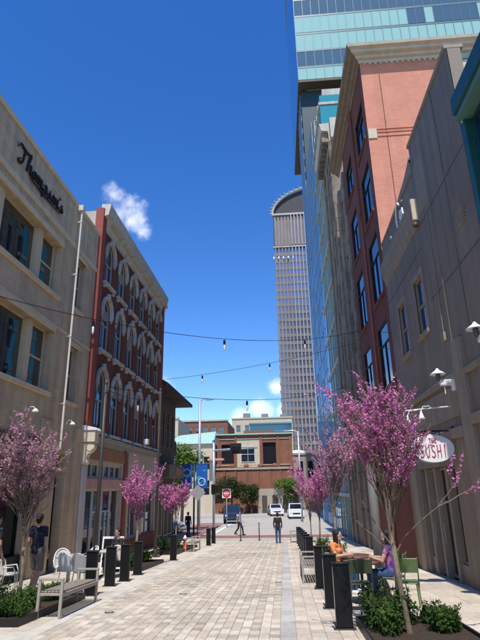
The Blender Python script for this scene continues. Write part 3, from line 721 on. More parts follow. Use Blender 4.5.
for (a, b, v0, v1, w_) in ((9.6, 11.47, 4.02, 4.16, .09), (12.07, 18.1, 4.06, 4.20, .09), (9.6, 11.47, 2.9, 3.12, .12), (12.07, 18.1, 2.72, 2.95, .12), (12.3, 18.1, 3.2, 3.95, .03), (9.85, 11.4, 2.05, 2.2, .05)):
    mb = MB(); fbox(mb, FR, a, b, v0, v1, -.02, w_, .012); part('moulding', mb, M_greyt, T)
mb = MB(); mb.tube([FR(12.55, 5.3, .03), FR(12.55, 7.6, .03), FR(12.5, 7.75, .03), FR(12.5, 8.7, .03)], .012, 6); part('conduit', mb, M_greyt, T)
mb = MB(); fbox(mb, FR, 12.45, 12.65, 5.08, 5.3, 0, .08, .01); part('junction_box', mb, M_greyt, T)
for (a, b, v) in ((9.6, 13.2, 6.42), (9.6, 13.2, 8.72), (13.4, 18.0, 8.1)): mb = MB(); fbox(mb, FR, a, b, v, v + .03, -.01, .008); part('control_joint', mb, mat('joint_dark', (.14, .12, .095), .9), T)
for u in (10.9,): mb = MB(); fbox(mb, FR, u, u + .03, 5.0, 11.3, -.01, .009); part('control_joint', mb, MATS['joint_dark'], T)
mb = MB()
for k in range(5): fbox(mb, FR, 10.1, 10.55, 7.2 + k * .07, 7.24 + k * .07, 0, .035)
part('vent_grille', mb, M_greyt, T, kind='stuff')
mb = MB(); fbox(mb, FR, 12.25, 13.1, 9.0, 10.6, -.01, .006); part('repair_patch', mb, mat('patch_grey', (.32, .27, .205), .9, .1, 3), T)
# entrance: glazed doors between grey posts
for (a, b, nm) in ((13.4, 14.15, 'shop_window'), (14.3, 15.2, 'door'), (15.35, 16.1, 'door'), (16.2, 16.72, 'shop_window')):
    z = gz((a + b) / 2) + (.03 if nm == 'door' else .42)
    d_ = put_window(FR, T, (a + b) / 2, z, b - a, 2.1 - z, 'cross' if nm == 'door' else 'fixed', M_greyt, M_shop, .16, nm)
    if nm == 'door':
        mb = MB(); mb.tube([FR(b - .12, z + .8, -.13), FR(b - .12, z + .8, -.06), FR(b - .12, z + 1.3, -.06), FR(b - .12, z + 1.3, -.13)], .014, 6); part('handle', mb, M_galv, d_)
    else:
        mb = MB(); fbox(mb, FR, a, b, gz(b) - .1, z, -.2, -.1); part('bulkhead', mb, M_greyt, T)
for u in (14.22, 15.27, 16.15):
    mb = MB(); fbox(mb, FR, u - .075, u + .075, gz(u) - .1, 2.11, -.2, -.02, .012); part('post', mb, M_greyt, T)
put_window(FR, T, 10.67, .2, 1.54, 1.8, 'mull', M_greyt, M_shop, .14, 'shop_window')
mb = MB(); fbox(mb, FR, 9.91, 11.44, -.2, .2, -.25, -.05); part('bulkhead', mb, M_greyt, T)
# white script on the parapet, seen almost edge on
mb = MB()
FRt = Fac((4.17, 0, 0), (0, -1, 0), (-1, 0, 0))
for st in ([(-14.72, 10.30), (-14.84, 10.46), (-15.02, 10.46), (-15.16, 10.25), (-15.2, 9.95), (-15.1, 9.68), (-14.9, 9.6), (-14.72, 9.74)],
           [(-14.55, 10.0), (-14.68, 10.02), (-14.72, 9.85), (-14.62, 9.74), (-14.52, 9.86), (-14.55, 10.0), (-14.46, 9.95)],
           [(-14.40, 10.02), (-14.36, 9.8), (-14.28, 9.76)], [(-14.34, 10.22), (-14.32, 10.26)], [(-16.2, 9.86), (-16.14, 9.92)]):
    mb.tube([FRt(a, b, .03) for a, b in cr_spline(st)], .032, 6)
part('lettering', mb, M_whitep, T, smooth=True)

# oval hanging sign with three bell spotlights
SG = thing('oval_sign', 'white oval hanging sign with red brush lettering reading THE SUSHI', 'sign', (4.25, 13.0, 2.5))
mb = MB(); e_ = [(3.70 + .50 * math.cos(2 * math.pi * k / 40), 2.50 + .325 * math.sin(2 * math.pi * k / 40)) for k in range(40)]
mb.prism(e_, 12.98, 13.06, lambda a, z, y: (a, y, z)); part('panel', mb, mat('sign_white', (.86, .86, .85), .35, .03, 5, spec=.5), SG)
mb = MB(); mb.tube([(3.70 + .505 * math.cos(2 * math.pi * k / 40), 13.02, 2.50 + .33 * math.sin(2 * math.pi * k / 40)) for k in range(41)], .022, 6, cap=False); part('rim', mb, M_galv, SG, True)
mb = MB(); mb.tube([(4.25, 13.02, 2.92), (3.35, 13.02, 2.92)], .022, 8); mb.tube([(3.5, 13.02, 2.92), (3.5, 13.02, 2.78)], .01, 6); mb.tube([(3.9, 13.02, 2.92), (3.9, 13.02, 2.78)], .01, 6); mb.bev(4.2, 4.25, 12.94, 13.10, 2.82, 3.02, .01); part('bracket', mb, M_steel, SG)
M_redi = mat('red_ink', (.52, .07, .11), .5, .1, 20)
def stroke_text(strokes, org, sx, sz, y, r_):
    mb = MB()
    for st in strokes:
        P = [(org[0] + a * sx, y, org[1] + b * sz) for a, b in st]
        for p, q in zip(P, P[1:]):
            d = Vector(q) - Vector(p); n_ = Vector((-d.z, 0, d.x)).normalized() * r_; p, q = Vector(p) - d.normalized() * r_ * .5, Vector(q) + d.normalized() * r_ * .5
            a_, b_, c_, d_ = p - n_, q - n_ * .7, q + n_ * .7, p + n_
            k = Vector((0, .012, 0)); mb.add([a_, b_, c_, d_, a_ + k, b_ + k, c_ + k, d_ + k], MB.BF)
    return mb
ST = {'S': [[(.9, .92), (.5, 1), (.15, .82), (.3, .55), (.75, .42), (.85, .15), (.5, 0), (.08, .1)]], 'U': [[(.1, 1), (.12, .3), (.4, 0), (.75, .1), (.88, .4), (.9, 1)]], 'H': [[(.12, 1), (.1, 0)], [(.88, 1), (.9, 0)], [(.1, .48), (.9, .54)]], 'I': [[(.5, 1), (.48, 0)]],
      'T': [[(.05, .95), (.95, 1)], [(.5, .98), (.48, 0)]], 'E': [[(.9, 1), (.15, .97), (.12, 0), (.9, .04)], [(.12, .5), (.7, .52)]],
      'R': [[(.12, 0), (.12, 1), (.7, .95), (.8, .7), (.55, .5), (.15, .48)], [(.5, .5), (.92, 0)]], 'O': [[(.5, 1), (.12, .75), (.12, .25), (.5, 0), (.88, .25), (.88, .75), (.5, 1)]], 'D': [[(.12, 0), (.12, 1), (.6, .92), (.88, .5), (.6, .06), (.12, 0)]], 'N': [[(.1, 0), (.1, 1), (.9, 0), (.9, 1)]]}
def word(t, x, z, h, wd, gap, y, r_):
    mb = MB()
    for c in t:
        if c == ' ': x += wd; continue
        s_ = stroke_text(ST[c], (x, z), wd, h, y, r_); mb.add(s_.v, s_.f); x += wd + gap
    return mb
part('lettering', word('SUSHI', 3.37, 2.29, .29, .10, .036, 12.966, .0115), M_redi, SG)
part('lettering', word('THE', 3.61, 2.64, .10, .05, .016, 12.966, .008), M_redi, SG)
mb = MB(); mb.tube([(4.25, 12.9, 3.5), (3.1, 12.9, 3.42)], .016, 6); part('lamp_bar', mb, M_whitep, SG)
for (x, z) in ((2.82, 2.95), (3.14, 3.12), (3.48, 3.22)):
    mb = MB(); mb.tube([(x + .28, 12.9, 3.43 + (x - 3.1) * .07), (x + .22, 12.88, z + .30), (x + .06, 12.84, z + .28), (x, 12.84, z + .16)], .012, 6); part('spotlight_arm', mb, M_whitep, SG)
    mb = MB(); mb.lathe([(.022, .17), (.03, .12), (.045, .09), (.06, .03), (.10, -.02), (.09, -.02), (.04, .02)], (x, 12.84, z), 14); part('spotlight', mb, M_whitep, SG, True)

def wall_lamp(y, z, x, label):
    t = thing('wall_lamp', label, 'lamp', (4.25, y, z), 'conical wall lamps on the grey building')
    mb = MB(); mb.bev(x + .02, 4.25, y - .06, y + .06, z - .30, z - .16, .012); mb.bev(4.17, 4.249, y - .12, y + .12, z - .42, z - .05, .015); mb.tube([(x + .12, y, z - .3), (x + .12, y, z - .5)], .012, 6); part('arm', mb, M_whitep, t)
    mb = MB(); mb.lathe([(.04, -.20), (.05, -.17), (.06, -.02), (.04, -.01)], (x, y, z), 12); part('lantern', mb, mat('smoked_lantern', (.10, .10, .10), .2, .1, 8, spec=.6), t, True)
    mb = MB(); mb.lathe([(.015, .13), (.03, .115), (.05, .08), (.13, .025), (.185, -.02), (.175, -.035), (.05, .0)], (x, y, z), 18); part('cap', mb, M_whitep, t, True)
wall_lamp(12.35, 4.22, 3.86, 'white conical wall lamp above the oval sign')
wall_lamp(9.95, 4.62, 3.97, 'white conical wall lamp at the right edge of the photo')

# ================================================================== right: tall brick building with stone cornice
T = thing('brick_tower', 'tall brick building with salmon sunlit side and thick pale stone cornice', 'building', (4.25, 21.5, gz(21)))
UA, UB = 18.2, 25.2; ZT = 19.78
cols = [(19.75, 1.95), (23.55, 1.95)]; rws = [(16.2, 2.0), (12.62, 2.45), (8.9, 2.75), (5.35, 2.5), (1.6, 2.4)]
ops = [(c - w_ / 2, c + w_ / 2, v, v + h) for c, w_ in cols for v, h in rws]
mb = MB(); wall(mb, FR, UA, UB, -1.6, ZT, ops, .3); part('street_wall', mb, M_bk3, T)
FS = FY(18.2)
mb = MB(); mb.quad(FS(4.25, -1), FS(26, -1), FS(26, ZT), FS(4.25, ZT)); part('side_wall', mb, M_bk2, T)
mb = MB(); mb.box(4.62, 26, 18.24, 25.18, -1.5, 19.7); part('core', mb, M_roof, T)
for c, w_ in cols:
    for v, h in rws:
        put_window(FR, T, c, v, w_, h, 'cross', M_black, M_skygl, .03)
        mb = MB(); fbox(mb, FR, c - w_ / 2 - .1, c + w_ / 2 + .1, v - .16, v, -.2, .07, .012); part('sill', mb, M_bk3, T)
for (a, b) in ((21.25, 22.05),):
    mb = MB(); fbox(mb, FR, a, b, -1, ZT, -.01, .09, .01); part('pier', mb, M_bk3, T)
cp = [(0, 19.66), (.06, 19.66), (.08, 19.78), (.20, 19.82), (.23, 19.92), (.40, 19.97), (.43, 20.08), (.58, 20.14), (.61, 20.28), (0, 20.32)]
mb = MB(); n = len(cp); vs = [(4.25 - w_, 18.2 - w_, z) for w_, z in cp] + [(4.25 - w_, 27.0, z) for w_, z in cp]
mb.add(vs, [tuple(range(n)), tuple(range(2 * n - 1, n - 1, -1))] + [(i, (i + 1) % n, n + (i + 1) % n, n + i) for i in range(n)]); part('cornice', mb, mat('shaded_stone', (.26, .20, .14), .8, .12, 3, .1, 40, streak=.2), T)  # same stone as the side cornice, its shade painted in as brown
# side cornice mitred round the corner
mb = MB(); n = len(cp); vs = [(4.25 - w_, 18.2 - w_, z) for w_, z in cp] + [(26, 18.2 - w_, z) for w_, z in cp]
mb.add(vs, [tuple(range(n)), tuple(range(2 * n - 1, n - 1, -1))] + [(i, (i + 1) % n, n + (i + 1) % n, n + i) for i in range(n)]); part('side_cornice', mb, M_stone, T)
b = MB(); b.box(-.05, .05, -.055, 0, -.10, 0); dm = b.mesh('dentil', M_stone)
for i in range(56): place('dentil', dm, T, (4.45 + i * .24, 18.2, 19.659), 0)
mb = MB(); fbox(mb, FS, 4.26, 4.62, 15.62, 16.12, -.01, .045, .012); part('quoin_block', mb, M_ashlar, T)
for z in (15.92, 16.08, 15.72): mb = MB(); fbox(mb, FS, 4.64, 20, z, z + .045, -.01, .03); part('string_course', mb, M_bk2, T)
z = 5.0
while z < 18.9:
    mb = MB(); fbox(mb, FS, 8.05, 9.25, z + .006, z + .894, -.02, .10, .012); part('ashlar_block', mb, M_ashlar, T); z += .9
mb = MB(); fbox(mb, FS, 7.95, 9.35, 19.42, 19.62, -.02, .17, .015); part('ashlar_cap', mb, mat('copper_green', (.30, .46, .42), .7, .15, 4), T)
mb = MB(); fbox(mb, FS, 5.02, 5.05, 0, 19, -.01, .012); part('expansion_joint', mb, M_bk3, T)

# ================================================================== right: weathered stone buildings beyond
T = thing('weathered_building', 'narrow weathered grey stone building squeezed beside the tall brick one', 'building', (4.25, 27.3, gz(27)))
ops = [(26.1 + 1.6 * i, 27.0 + 1.6 * i, v, v + 2.3) for i in range(2) for v in (1.5, 5, 8.5, 12, 15.5)]
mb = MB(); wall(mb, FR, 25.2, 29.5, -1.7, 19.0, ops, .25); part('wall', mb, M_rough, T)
mb = MB(); mb.box(4.52, 20, 25.22, 29.48, -1.7, 18.9); part('core', mb, M_roof, T)
for o in ops: put_window(FR, T, (o[0] + o[1]) / 2, o[2], .9, 2.3, 'sash', M_brnz, M_glassd, .12)
for u in (25.25, 27.2, 28.95):
    mb = MB()
    for k in range(22): fbox(mb, FR, u, u + .5, -1.3 + k * .92, -1.3 + k * .92 + .9, -.05, .11 + .02 * (k % 2), .02)
    part('pilaster', mb, M_rough, T)
T = thing('cornice_building', 'weathered stone building with bracketed roof cornice below the glass tower', 'building', (4.25, 32.5, gz(32)))
ops = [(30.3 + 1.8 * i, 31.3 + 1.8 * i, v, v + 2.2) for i in range(3) for v in (1.5, 5, 8.5, 12, 15.5, 19, 22)]
mb = MB(); wall(mb, FR, 29.5, 34.5, -1.8, 25.0, ops, .25); part('wall', mb, M_rough, T)
mb = MB(); mb.box(4.52, 22, 29.52, 34.48, -1.8, 24.9); mb.quad((4.25, 29.5, 18), (22, 29.5, 18), (22, 29.5, 25), (4.25, 29.5, 25)); part('core', mb, M_rough, T)
for o in ops: put_window(FR, T, (o[0] + o[1]) / 2, o[2], 1.0, 2.2, 'sash', M_brnz, M_glassd, .12)
mb = MB(); run_profile(mb, FR, [(0, 24.3), (.06, 24.3), (.08, 25.1), (.55, 25.2), (.60, 25.5), (.68, 25.75), (0, 25.8)], 29.4, 34.6); part('cornice', mb, M_stone, T)
b = MB(); b.bev(-.13, .13, -.46, 0, -.72, 0, .03); bm_ = b.mesh('bracket', M_rough)
for i in range(8): place('bracket', bm_, T, FR(29.75 + i * .62, 25.1, .08), FR.rz)
for u in (29.55, 31.85, 33.65):
    mb = MB()
    for k in range(26): fbox(mb, FR, u, u + .42, -1.5 + k, -1.5 + k + .98, -.05, .09 + .02 * (k % 2), .02)
    part('pilaster', mb, M_rough, T)
mb = MB(); mb.box(4.3, 6.0, 29.1, 29.5, 24.4, 26.0); part('cornice_end', mb, M_stone, T)

# ================================================================== glass tower with a cantilevered box
M_mint = glassmat('mint_glass', (.33, .56, .48), .08, .9, .03, .5)
M_navy = glassmat('navy_glass', (.07, .13, .17), .05, .9, .03, .5)
M_refl = glassmat('mirror_blue', (.42, .68, .95), .05, 1.0, .26, .45, metal=.95)
M_tealg = glassmat('teal_glass', (.07, .40, .36), .06, 1.0, .05, .6, metal=.45)
M_spand = mat('spandrel_grey', (.16, .20, .22), .5, .1, 3)
T = thing('glass_tower', 'glass tower with mint panes and a huge cantilevered box overhead', 'building', (9, 60, gz(60)))
XB, YB, ZB = 4.32, 54.0, 53.2; YF = 75.0
mb = MB(); mb.box(XB + .05, 40, YB + .06, YF, ZB + .02, 92); part('box_core', mb, M_spand, T)
mb = MB(); mb.box(XB, 40, YB, YF, ZB - .35, ZB); part('soffit', mb, M_brnz, T)
mb = MB(); mb.box(XB + 1.2, 38, YB + 1.5, YF - 1.5, ZB - .6, ZB - .351); part('soffit_panel', mb, mat('pale_soffit', (.30, .27, .23), .7, .1, 1), T)
rowsz = [(53.25, 55.15, 0), (55.45, 58.0, 1), (58.3, 61.0, 0), (61.4, 64.2, 0), (64.5, 67.3, 1), (67.6, 70.4, 0), (70.7, 73.5, 0), (73.8, 76.6, 1), (76.9, 79.7, 0), (80, 83, 0)]
pw = 1.18; PM = {}
def panem(w_, h, mt, key):
    k = (round(w_, 3), round(h, 3), key)
    if k not in PM:
        p = MB(); p.box(.03, w_ - .03, -.04, .0, .02, h - .02); PM[k] = p.mesh('pane', mt)
    return PM[k]
for ri, (z0, z1, dk) in enumerate(rowsz[:6]):
    for i in range(25):
        if dk: key = 'n'
        elif ri == 3 and i in (13, 14, 16, 17, 18, 19, 20): key = 'n'
        else: key = 'm'
        place('pane', panem(pw, z1 - z0, M_navy if key == 'n' else M_mint, key), T, (XB + .06 + i * pw, YB + .05, z0))
mb = MB()
for (z0, z1, dk) in rowsz: mb.box(XB + .02, 40, YB - .02, YB + .05, z1, z1 + .30)
for i in range(26): mb.box(XB + .03 + i * pw, XB + .09 + i * pw, YB - .05, YB + .045, ZB, 84)
part('mullion_grid', mb, mat('mullion_teal', (.12, .20, .22), .4, .1, 3), T)
mb = MB()
for z0, z1, dk in rowsz[6:]: mb.box(XB + .06, 40, YB + .0, YB + .04, z0, z1)
part('upper_glazing', mb, M_mint, T)
mb = MB()
for z0, z1, dk in rowsz: mb.box(XB, XB + .05, YB + .05, YF, z0, z1)
part('side_glazing', mb, M_refl, T)
# lower shaft facing the street: rippled mirror panes
XS = 4.6; mb = MB(); pr2 = random.Random(5)
yy = 44.0
while yy < 62.3:
    z = -2.0
    while z < (38.0 if yy < 55 else 52.5):
        a = pr2.uniform(-.008, .008); b = pr2.uniform(-.010, .010)
        mb.quad((XS + a, yy + .03, z + .03), (XS - a, yy + 1.47, z + .03), (XS - a + b, yy + 1.47, z + 1.97), (XS + a + b, yy + .03, z + 1.97)); z += 2.0
    yy += 1.5
part('mirror_panes', mb, M_refl, T, kind='stuff')
mb = MB()
for k in range(13): yk = 44.0 + k * 1.5; mb.box(XS - .05, XS + .02, yk - .018, yk + .018, -2, 38 if yk < 55 else 52.5)
for k in range(28):
    zk = -2 + 2 * k; mb.box(XS - .045, XS + .02, 44.0 if zk <= 38 else 55.5, 62.4, zk - .025, zk + .025)
part('mullion_lines', mb, mat('pale_mullion', (.22, .34, .44), .4, .1, 2), T)
mb = MB(); mb.box(XS + .08, 12, 44.0, 55, -2.2, 38.2); mb.box(XS + .08, 30, 55.5, 62.4, -2.2, 52.7); part('shaft_core', mb, mat('dark_mullion', (.03, .06, .08), .5), T)
# teal bay with white floor edges between the shaft and the stone building
mb = MB(); mb.box(4.44, 12, 34.7, 43.8, -2, 33.0); part('teal_bay', mb, M_tealg, T)
for k in range(11):
    mb = MB(); mb.box(4.32, 12, 34.62, 43.85, 1.0 + k * 3.1, 1.24 + k * 3.1); part('floor_edge', mb, M_trim, T)
for u in (36.0, 37.3, 38.6, 40.3, 42.0): mb = MB(); mb.box(4.36, 4.44, u, u + .08, -2, 33.1); part('mullion', mb, M_trim, T)
mb = MB(); mb.box(4.9, 9, 36.2, 43.6, 33.1, 35.0); part('roof_plant', mb, M_trim, T)
F = FY(43.95)
for i in range(5):
    for k in range(3): put_window(F, T, 5.6 + i * 1.5, 31.0 + k * 2.4, 1.46, 2.36, 'fixed', M_trim, glassmat('deep_teal_glass', (.03, .22, .22), .06, .9) if 'deep_teal_glass' not in MATS else MATS['deep_teal_glass'], .02)

# ================================================================== far tower with curved crown
T = thing('far_tower', 'tall grey brown office tower with arched white ribbed crown', 'building', (12, 170, gz(150)))
M_tw = mat('tower_granite', (.27, .235, .225), .8, .12, .3, streak=.1)
M_tw2 = glassmat('tower_glass', (.30, .34, .40), .15, .8, .0, metal=.7)
X0, Y0t, ZT = .45, 165.0, 84.0
mb = MB(); mb.box(X0 + .4, 45, Y0t + .4, 200, -3, 97); part('core', mb, M_tw, T)
nF = 30; fh = 83.0 / nF; nb = 36; bw = 1.2
mw = MB(); mp = MB(); ml = MB()
for f_ in range(nF):
    z = 1.0 + f_ * fh
    for i in range(nb):
        xa = X0 + .9 + i * bw
        mw.quad((xa, Y0t + .25, z + .7), (xa + bw - .42, Y0t + .25, z + .7), (xa + bw - .42, Y0t + .25, z + fh - .35), (xa, Y0t + .25, z + fh - .35))
    mp.box(X0, 45, Y0t + .12, Y0t + .39, z - .35, z + .7)
for i in range(nb + 1):
    x = X0 + .35 + i * bw; mp.box(x, x + .42, Y0t - .35, Y0t + .39, -2, 84)
part('windows', mw, M_tw2, T, kind='stuff'); part('piers', mp, M_tw, T)
for i in range(5, 17):   # glazed vertical ribs
    ml.box(X0 + .42 + i * bw, X0 + .70 + i * bw, Y0t - .8, Y0t - .351, 2, 84)
part('steel_ribs', ml, mat('steel_rib', (.36, .38, .44), .4, .1, 1, metal=.3), T)
mb = MB(); mb.box(X0 - .2, 45, Y0t - .5, Y0t + 1, 84, 84.5); mb.box(X0 - .3, 45, Y0t - .5, Y0t + 1, 97.2, 97.9); part('belt', mb, M_trim, T)
mb = MB()
for i in range(nb + 1): x = X0 + .35 + i * bw; mb.box(x, x + .9, Y0t - .1, Y0t + .5, 85, 97)
part('crown_piers', mb, M_tw, T)
mb = MB()
for i in range(5, 17): mb.box(X0 + .42 + i * bw, X0 + .70 + i * bw, Y0t - .8, Y0t - .101, 85, 97)
part('crown_ribs', mb, MATS['steel_rib'], T)
mb = MB()
for k in range(5): mb.box(X0 - .4 + k * 1.7, X0 + .1 + k * 1.7, Y0t - .5, Y0t, 79.6 , 80.4)
part('beacons', mb, M_whitep, T)
# arched crown: barrel roof with projecting white ribs
cx, rz_ = X0 + 21.5, 21.3
mb = MB(); pl = [(cx + rz_ * math.cos(math.pi * k / 30), 98.0 + 11.5 * math.sin(math.pi * k / 30)) for k in range(31)]
mb.prism(pl, Y0t + 1.0, Y0t + 30, lambda a, z, y: (a, y, z)); part('barrel_roof', mb, mat('dark_roof', (.05, .05, .055), .6, .1, 1), T)
for k in range(0, 31):
    a = math.pi * k / 30; p0 = (cx + rz_ * math.cos(a), 98.0 + 11.5 * math.sin(a)); p1 = (cx + (rz_ + 1.3) * math.cos(a), 98.0 + 12.6 * math.sin(a))
    mb = MB(); mb.tube([(p0[0], Y0t + .5, p0[1]), (p1[0], Y0t - .4, p1[1])], .22, 6); part('crown_fin', mb, M_trim, T)
mb = MB(); mb.tube([(cx + (rz_ + .3) * math.cos(math.pi * k / 30), Y0t + .3, 98.0 + 11.8 * math.sin(math.pi * k / 30)) for k in range(31)], .5, 6); part('crown_arch', mb, M_trim, T)

# ================================================================== far end of the street
def simple_block(name, label, x0, x1, y0, y1, z0, z1, wm, wins, fm, gm, roof=None, wd=1.2, cat='building'):
    t = thing(name, label, cat, ((x0 + x1) / 2, y0, z0)); F = FY(y0)
    mb = MB(); wall(mb, F, x0, x1, z0, z1, [(a, b, c, d) for a, b, c, d in wins], .3)
    mb.quad((x0, y0, z0), (x0, y1, z0), (x0, y1, z1), (x0, y0, z1)); mb.quad((x1, y0, z0), (x1, y1, z0), (x1, y1, z1), (x1, y0, z1)); part('wall', mb, wm, t)
    mb = MB(); mb.box(x0 + .35, x1 - .35, y0 + .35, y1, z0, z1 - .05); part('core', mb, roof or M_roof, t)
    for (a, b, c, d) in wins: put_window(F, t, (a + b) / 2, c, round(b - a, 3), round(d - c, 3), 'sash2' if b - a > 1.5 else 'sash', fm, gm, .12)
    mb = MB(); mb.box(x0 - .15, x1 + .15, y0 - .2, y0 + .3, z1, z1 + .35); part('coping', mb, fm, t)
    return t
M_bk4 = brickmat('station_brick', (.30, .125, .075), (.26, .105, .065), (.25, .14, .10), ms=.01, dirt=.2)
M_cream = mat('cream_render', (.58, .50, .36), .85, .08, 1, streak=.1)
M_civ = mat('civic_stone', (.44, .37, .29), .85, .10, .8, streak=.15)
M_patina = mat('patina_roof', (.34, .52, .44), .7, .15, 2)
# brick hall on a battered brick base
T = thing('brick_hall', 'long brown brick hall with tall openings raised on a battered brick wall', 'building', (-8, 86, gz(86)))
F = FY(86.0)
ops = [(-9.95, -7.9, 5.6, 8.7), (-3.05, -.9 - .0, 5.4, 8.9)]
mb = MB(); wall(mb, F, -10.8, 1.8, 4.9, 10.2, ops, .5); part('wall', mb, M_bk4, T)
put_window(F, T, -8.925, 5.6, 2.05, 3.1, 'fixed', M_black, M_black, .3, 'opening'); put_window(F, T, -1.975, 5.4, 2.15, 3.5, 'fixed', M_black, M_black, .3, 'opening')
put_window(F, T, -5.55, 5.8, 2.3, 2.5, 'sash2', M_whitep, M_skygl, -.20)
mb = MB(); mb.box(-10.9, 1.9, 85.6, 100, 10.2, 10.42); part('roof', mb, M_patina, T)
mb = MB(); mb.box(-7.5, -3.6, 85.9, 86.0, 5.0, 9.3); mb.box(-7.5, -6.95, 85.86, 85.899, 5.0, 9.3); part('cream_panel', mb, M_cream, T)
mb = MB(); mb.box(-6.5, -1.2, 90, 96, 10.42, 11.3); part('roof_plant', mb, M_bk4, T)
mb = MB(); mb.box(-4.0, 3.0, 82.4, 83.4, -2.4, 1.6); part('stone_wall', mb, M_civ, T)
for i in range(4): mb = MB(); mb.box(-3.3 + i * 1.6, -2.5 + i * 1.6, 82.34, 82.41, -2.0, .6); part('stone_wall_niche', mb, M_brnz, T)
for x in (-10.75, -7.75, -3.55, -.75, 1.3): mb = MB(); mb.box(x, x + .42, 85.82, 86.0, 4.9, 10.0); part('pilaster', mb, M_bk4, T)
for z in (5.25, 9.45): mb = MB(); mb.box(-10.8, 1.8, 85.88, 86.0, z, z + .16); part('string_course', mb, M_civ, T)
for i in range(7): mb = MB(); mb.box(-11.2 + i * 1.8, -10.9 + i * 1.8, 83.4, 84.2, -2.3, 4.3); part('buttress', mb, M_bk4, T)
mb = MB(); mb.prism([(86.2, 4.9), (84.3, 4.55), (83.6, -2.4), (90, -2.4), (90, 4.9)], -11.6, 1.6, lambda y, z, x: (x, y, z)); part('battered_wall', mb, M_bk4, T)
mb = MB(); mb.box(-11.7, 1.7, 84.1, 86.0, 4.56, 4.85); part('ledge', mb, M_civ, T)
for i in range(5): mb = MB(); mb.ell((-10.4 + i * 2.3, 85.0, 5.15), (.42, .42, .38)); part('ledge_planter', mb, M_bk4, T, True)
mb = MB(); mb.box(-11, 1.8, 86.4, 100, -2.4, 10.15); part('core', mb, M_bk4, T)
# pale wing with green roof, left
T = thing('cream_wing', 'cream low wing with sloping pale green roof behind the banners', 'building', (-14, 82, gz(82)))
F = FY(82.0)
ops = [(-15.4 + 1.5 * i, -14.4 + 1.5 * i, 4.6, 6.6) for i in range(3)] + [(-15.4 + 1.5 * i, -14.4 + 1.5 * i, .8, 3) for i in range(3)]
mb = MB(); wall(mb, F, -19, -10.85, -2.3, 8.6, ops, .3); part('wall', mb, M_cream, T)
mb = MB(); mb.box(-19, -10.9, 82.35, 98, -2.3, 8.5); part('core', mb, M_cream, T)
for o in ops: put_window(F, T, (o[0] + o[1]) / 2, o[2], 1.0, round(o[3] - o[2], 2), 'sash', M_trim, M_glassd, .12)
mb = MB(); mb.add([(-19.3, 81.6, 8.6), (-10.7, 81.6, 8.6), (-10.7, 98, 8.6), (-19.3, 98, 8.6), (-17, 86, 10.4), (-10.9, 86, 10.9), (-10.9, 96, 10.9), (-17, 96, 10.4)], MB.BF); part('roof', mb, M_patina, T)
mb = MB(); mb.box(-11.5, -9.0, 80.4, 82, 5.9, 6.2); part('canopy', mb, M_pinkb, T)
# civic stone building
wn = [(-.6 + 1.75 * i, .35 + 1.75 * i, .5, 6.2) for i in range(6)]
T = simple_block('civic_building', 'pale stone civic building with tall narrow windows below the grey tower', -1.9, 11.5, 95, 112, -2.5, 7.3, M_civ, wn, M_civ, M_glassd)
for i in range(7): mb = MB(); mb.box(-1.45 + 1.75 * i, -.75 + 1.75 * i, 94.75, 95.05, -1.5, 6.9); part('pilaster', mb, M_civ, T)
for (x, r_) in ((-.2, 1.5), (3.0, 1.3)): mb = MB(); mb.ell((x, 97.5, 7.6), (r_ * 1.3, r_, .75)); part('roof_dome', mb, M_whitep, T, True)
wn = [(a, a + 1.0, v, v + 1.6) for a in (-28 + 1.9 * k for k in range(8)) for v in (8.2, 11.4, 14.4)]
simple_block('apartment_block', 'flat topped brown brick apartment block behind the green roofed wing', -29.5, -12.6, 122, 140, -3, 17.2, M_bk4, wn, M_trim, M_glassd)
wn = [(a, a + 1.3, v, v + 2.0) for a in (-13.0 + 2.6 * k for k in range(6)) for v in (10.6, 14.2, 17.4)]
T = simple_block('beige_block', 'cream mid rise block with square windows, left of the grey tower', -14.2, 3.5, 150, 170, -3, 21.2, M_cream, wn, M_cream, M_glassd)
for i in range(3): mb = MB(); mb.box(-11 + i * 5.5, -9 + i * 5.5, 151, 154, 21.5, 23.0 - .3 * i); part('roof_plant', mb, M_roof, T)
wn = [(a, a + 1.5, v, v + 2) for a in (-25.5, -22.8) for v in (3, 6.5, 10)]
simple_block('tan_block', 'narrow tan block peeping past the black eaves', -29, -21, 104, 118, -3, 15.6, M_cream, wn, M_trim, M_glassd)
# skybridge
T = thing('skybridge', 'teal striped glass skybridge in front of the cream block', 'bridge', (-4, 138, 15))
mb = MB(); mb.box(-8.2, 3, 137, 140, 14.6, 18.3); part('glazing', mb, glassmat('bridge_glass', (.02, .10, .14), .1, .8), T)
for z in (14.4, 15.9, 18.0): mb = MB(); mb.box(-8.4, 3, 136.8, 140.2, z, z + .35); part('rail', mb, mat('bridge_blue', (.10, .28, .36), .5, .1, 1), T)
mb = MB(); mb.box(-8.1, -7.2, 137.2, 139.8, -3, 14.2); part('pier', mb, M_civ, T)
# ================================================================== trees and planting
M_bark = mat('redbud_bark', (.20, .155, .11), .9, .35, 14, .6, 60)
M_barkd = mat('dark_bark', (.07, .055, .042), .9, .3, 8, .5, 40)
M_bloom = leafmat('redbud_blossom', (.88, .36, .66), (.58, .19, .42), .4)
M_bloomp = leafmat('pale_redbud_blossom', (.78, .46, .60), (.48, .25, .35), .4)
M_leaf = leafmat('shrub_leaf', (.05, .10, .025), (.10, .17, .04), .3)
M_leafd = leafmat('dark_shrub_leaf', (.025, .055, .02), (.05, .09, .03), .3)
M_spring = leafmat('spring_leaf', (.10, .20, .035), (.17, .28, .06), .4)
M_olive = leafmat('olive_leaf', (.06, .085, .03), (.10, .10, .045), .35)
M_twig = mat('twig_bark', (.16, .125, .105), .9, .3, 20)

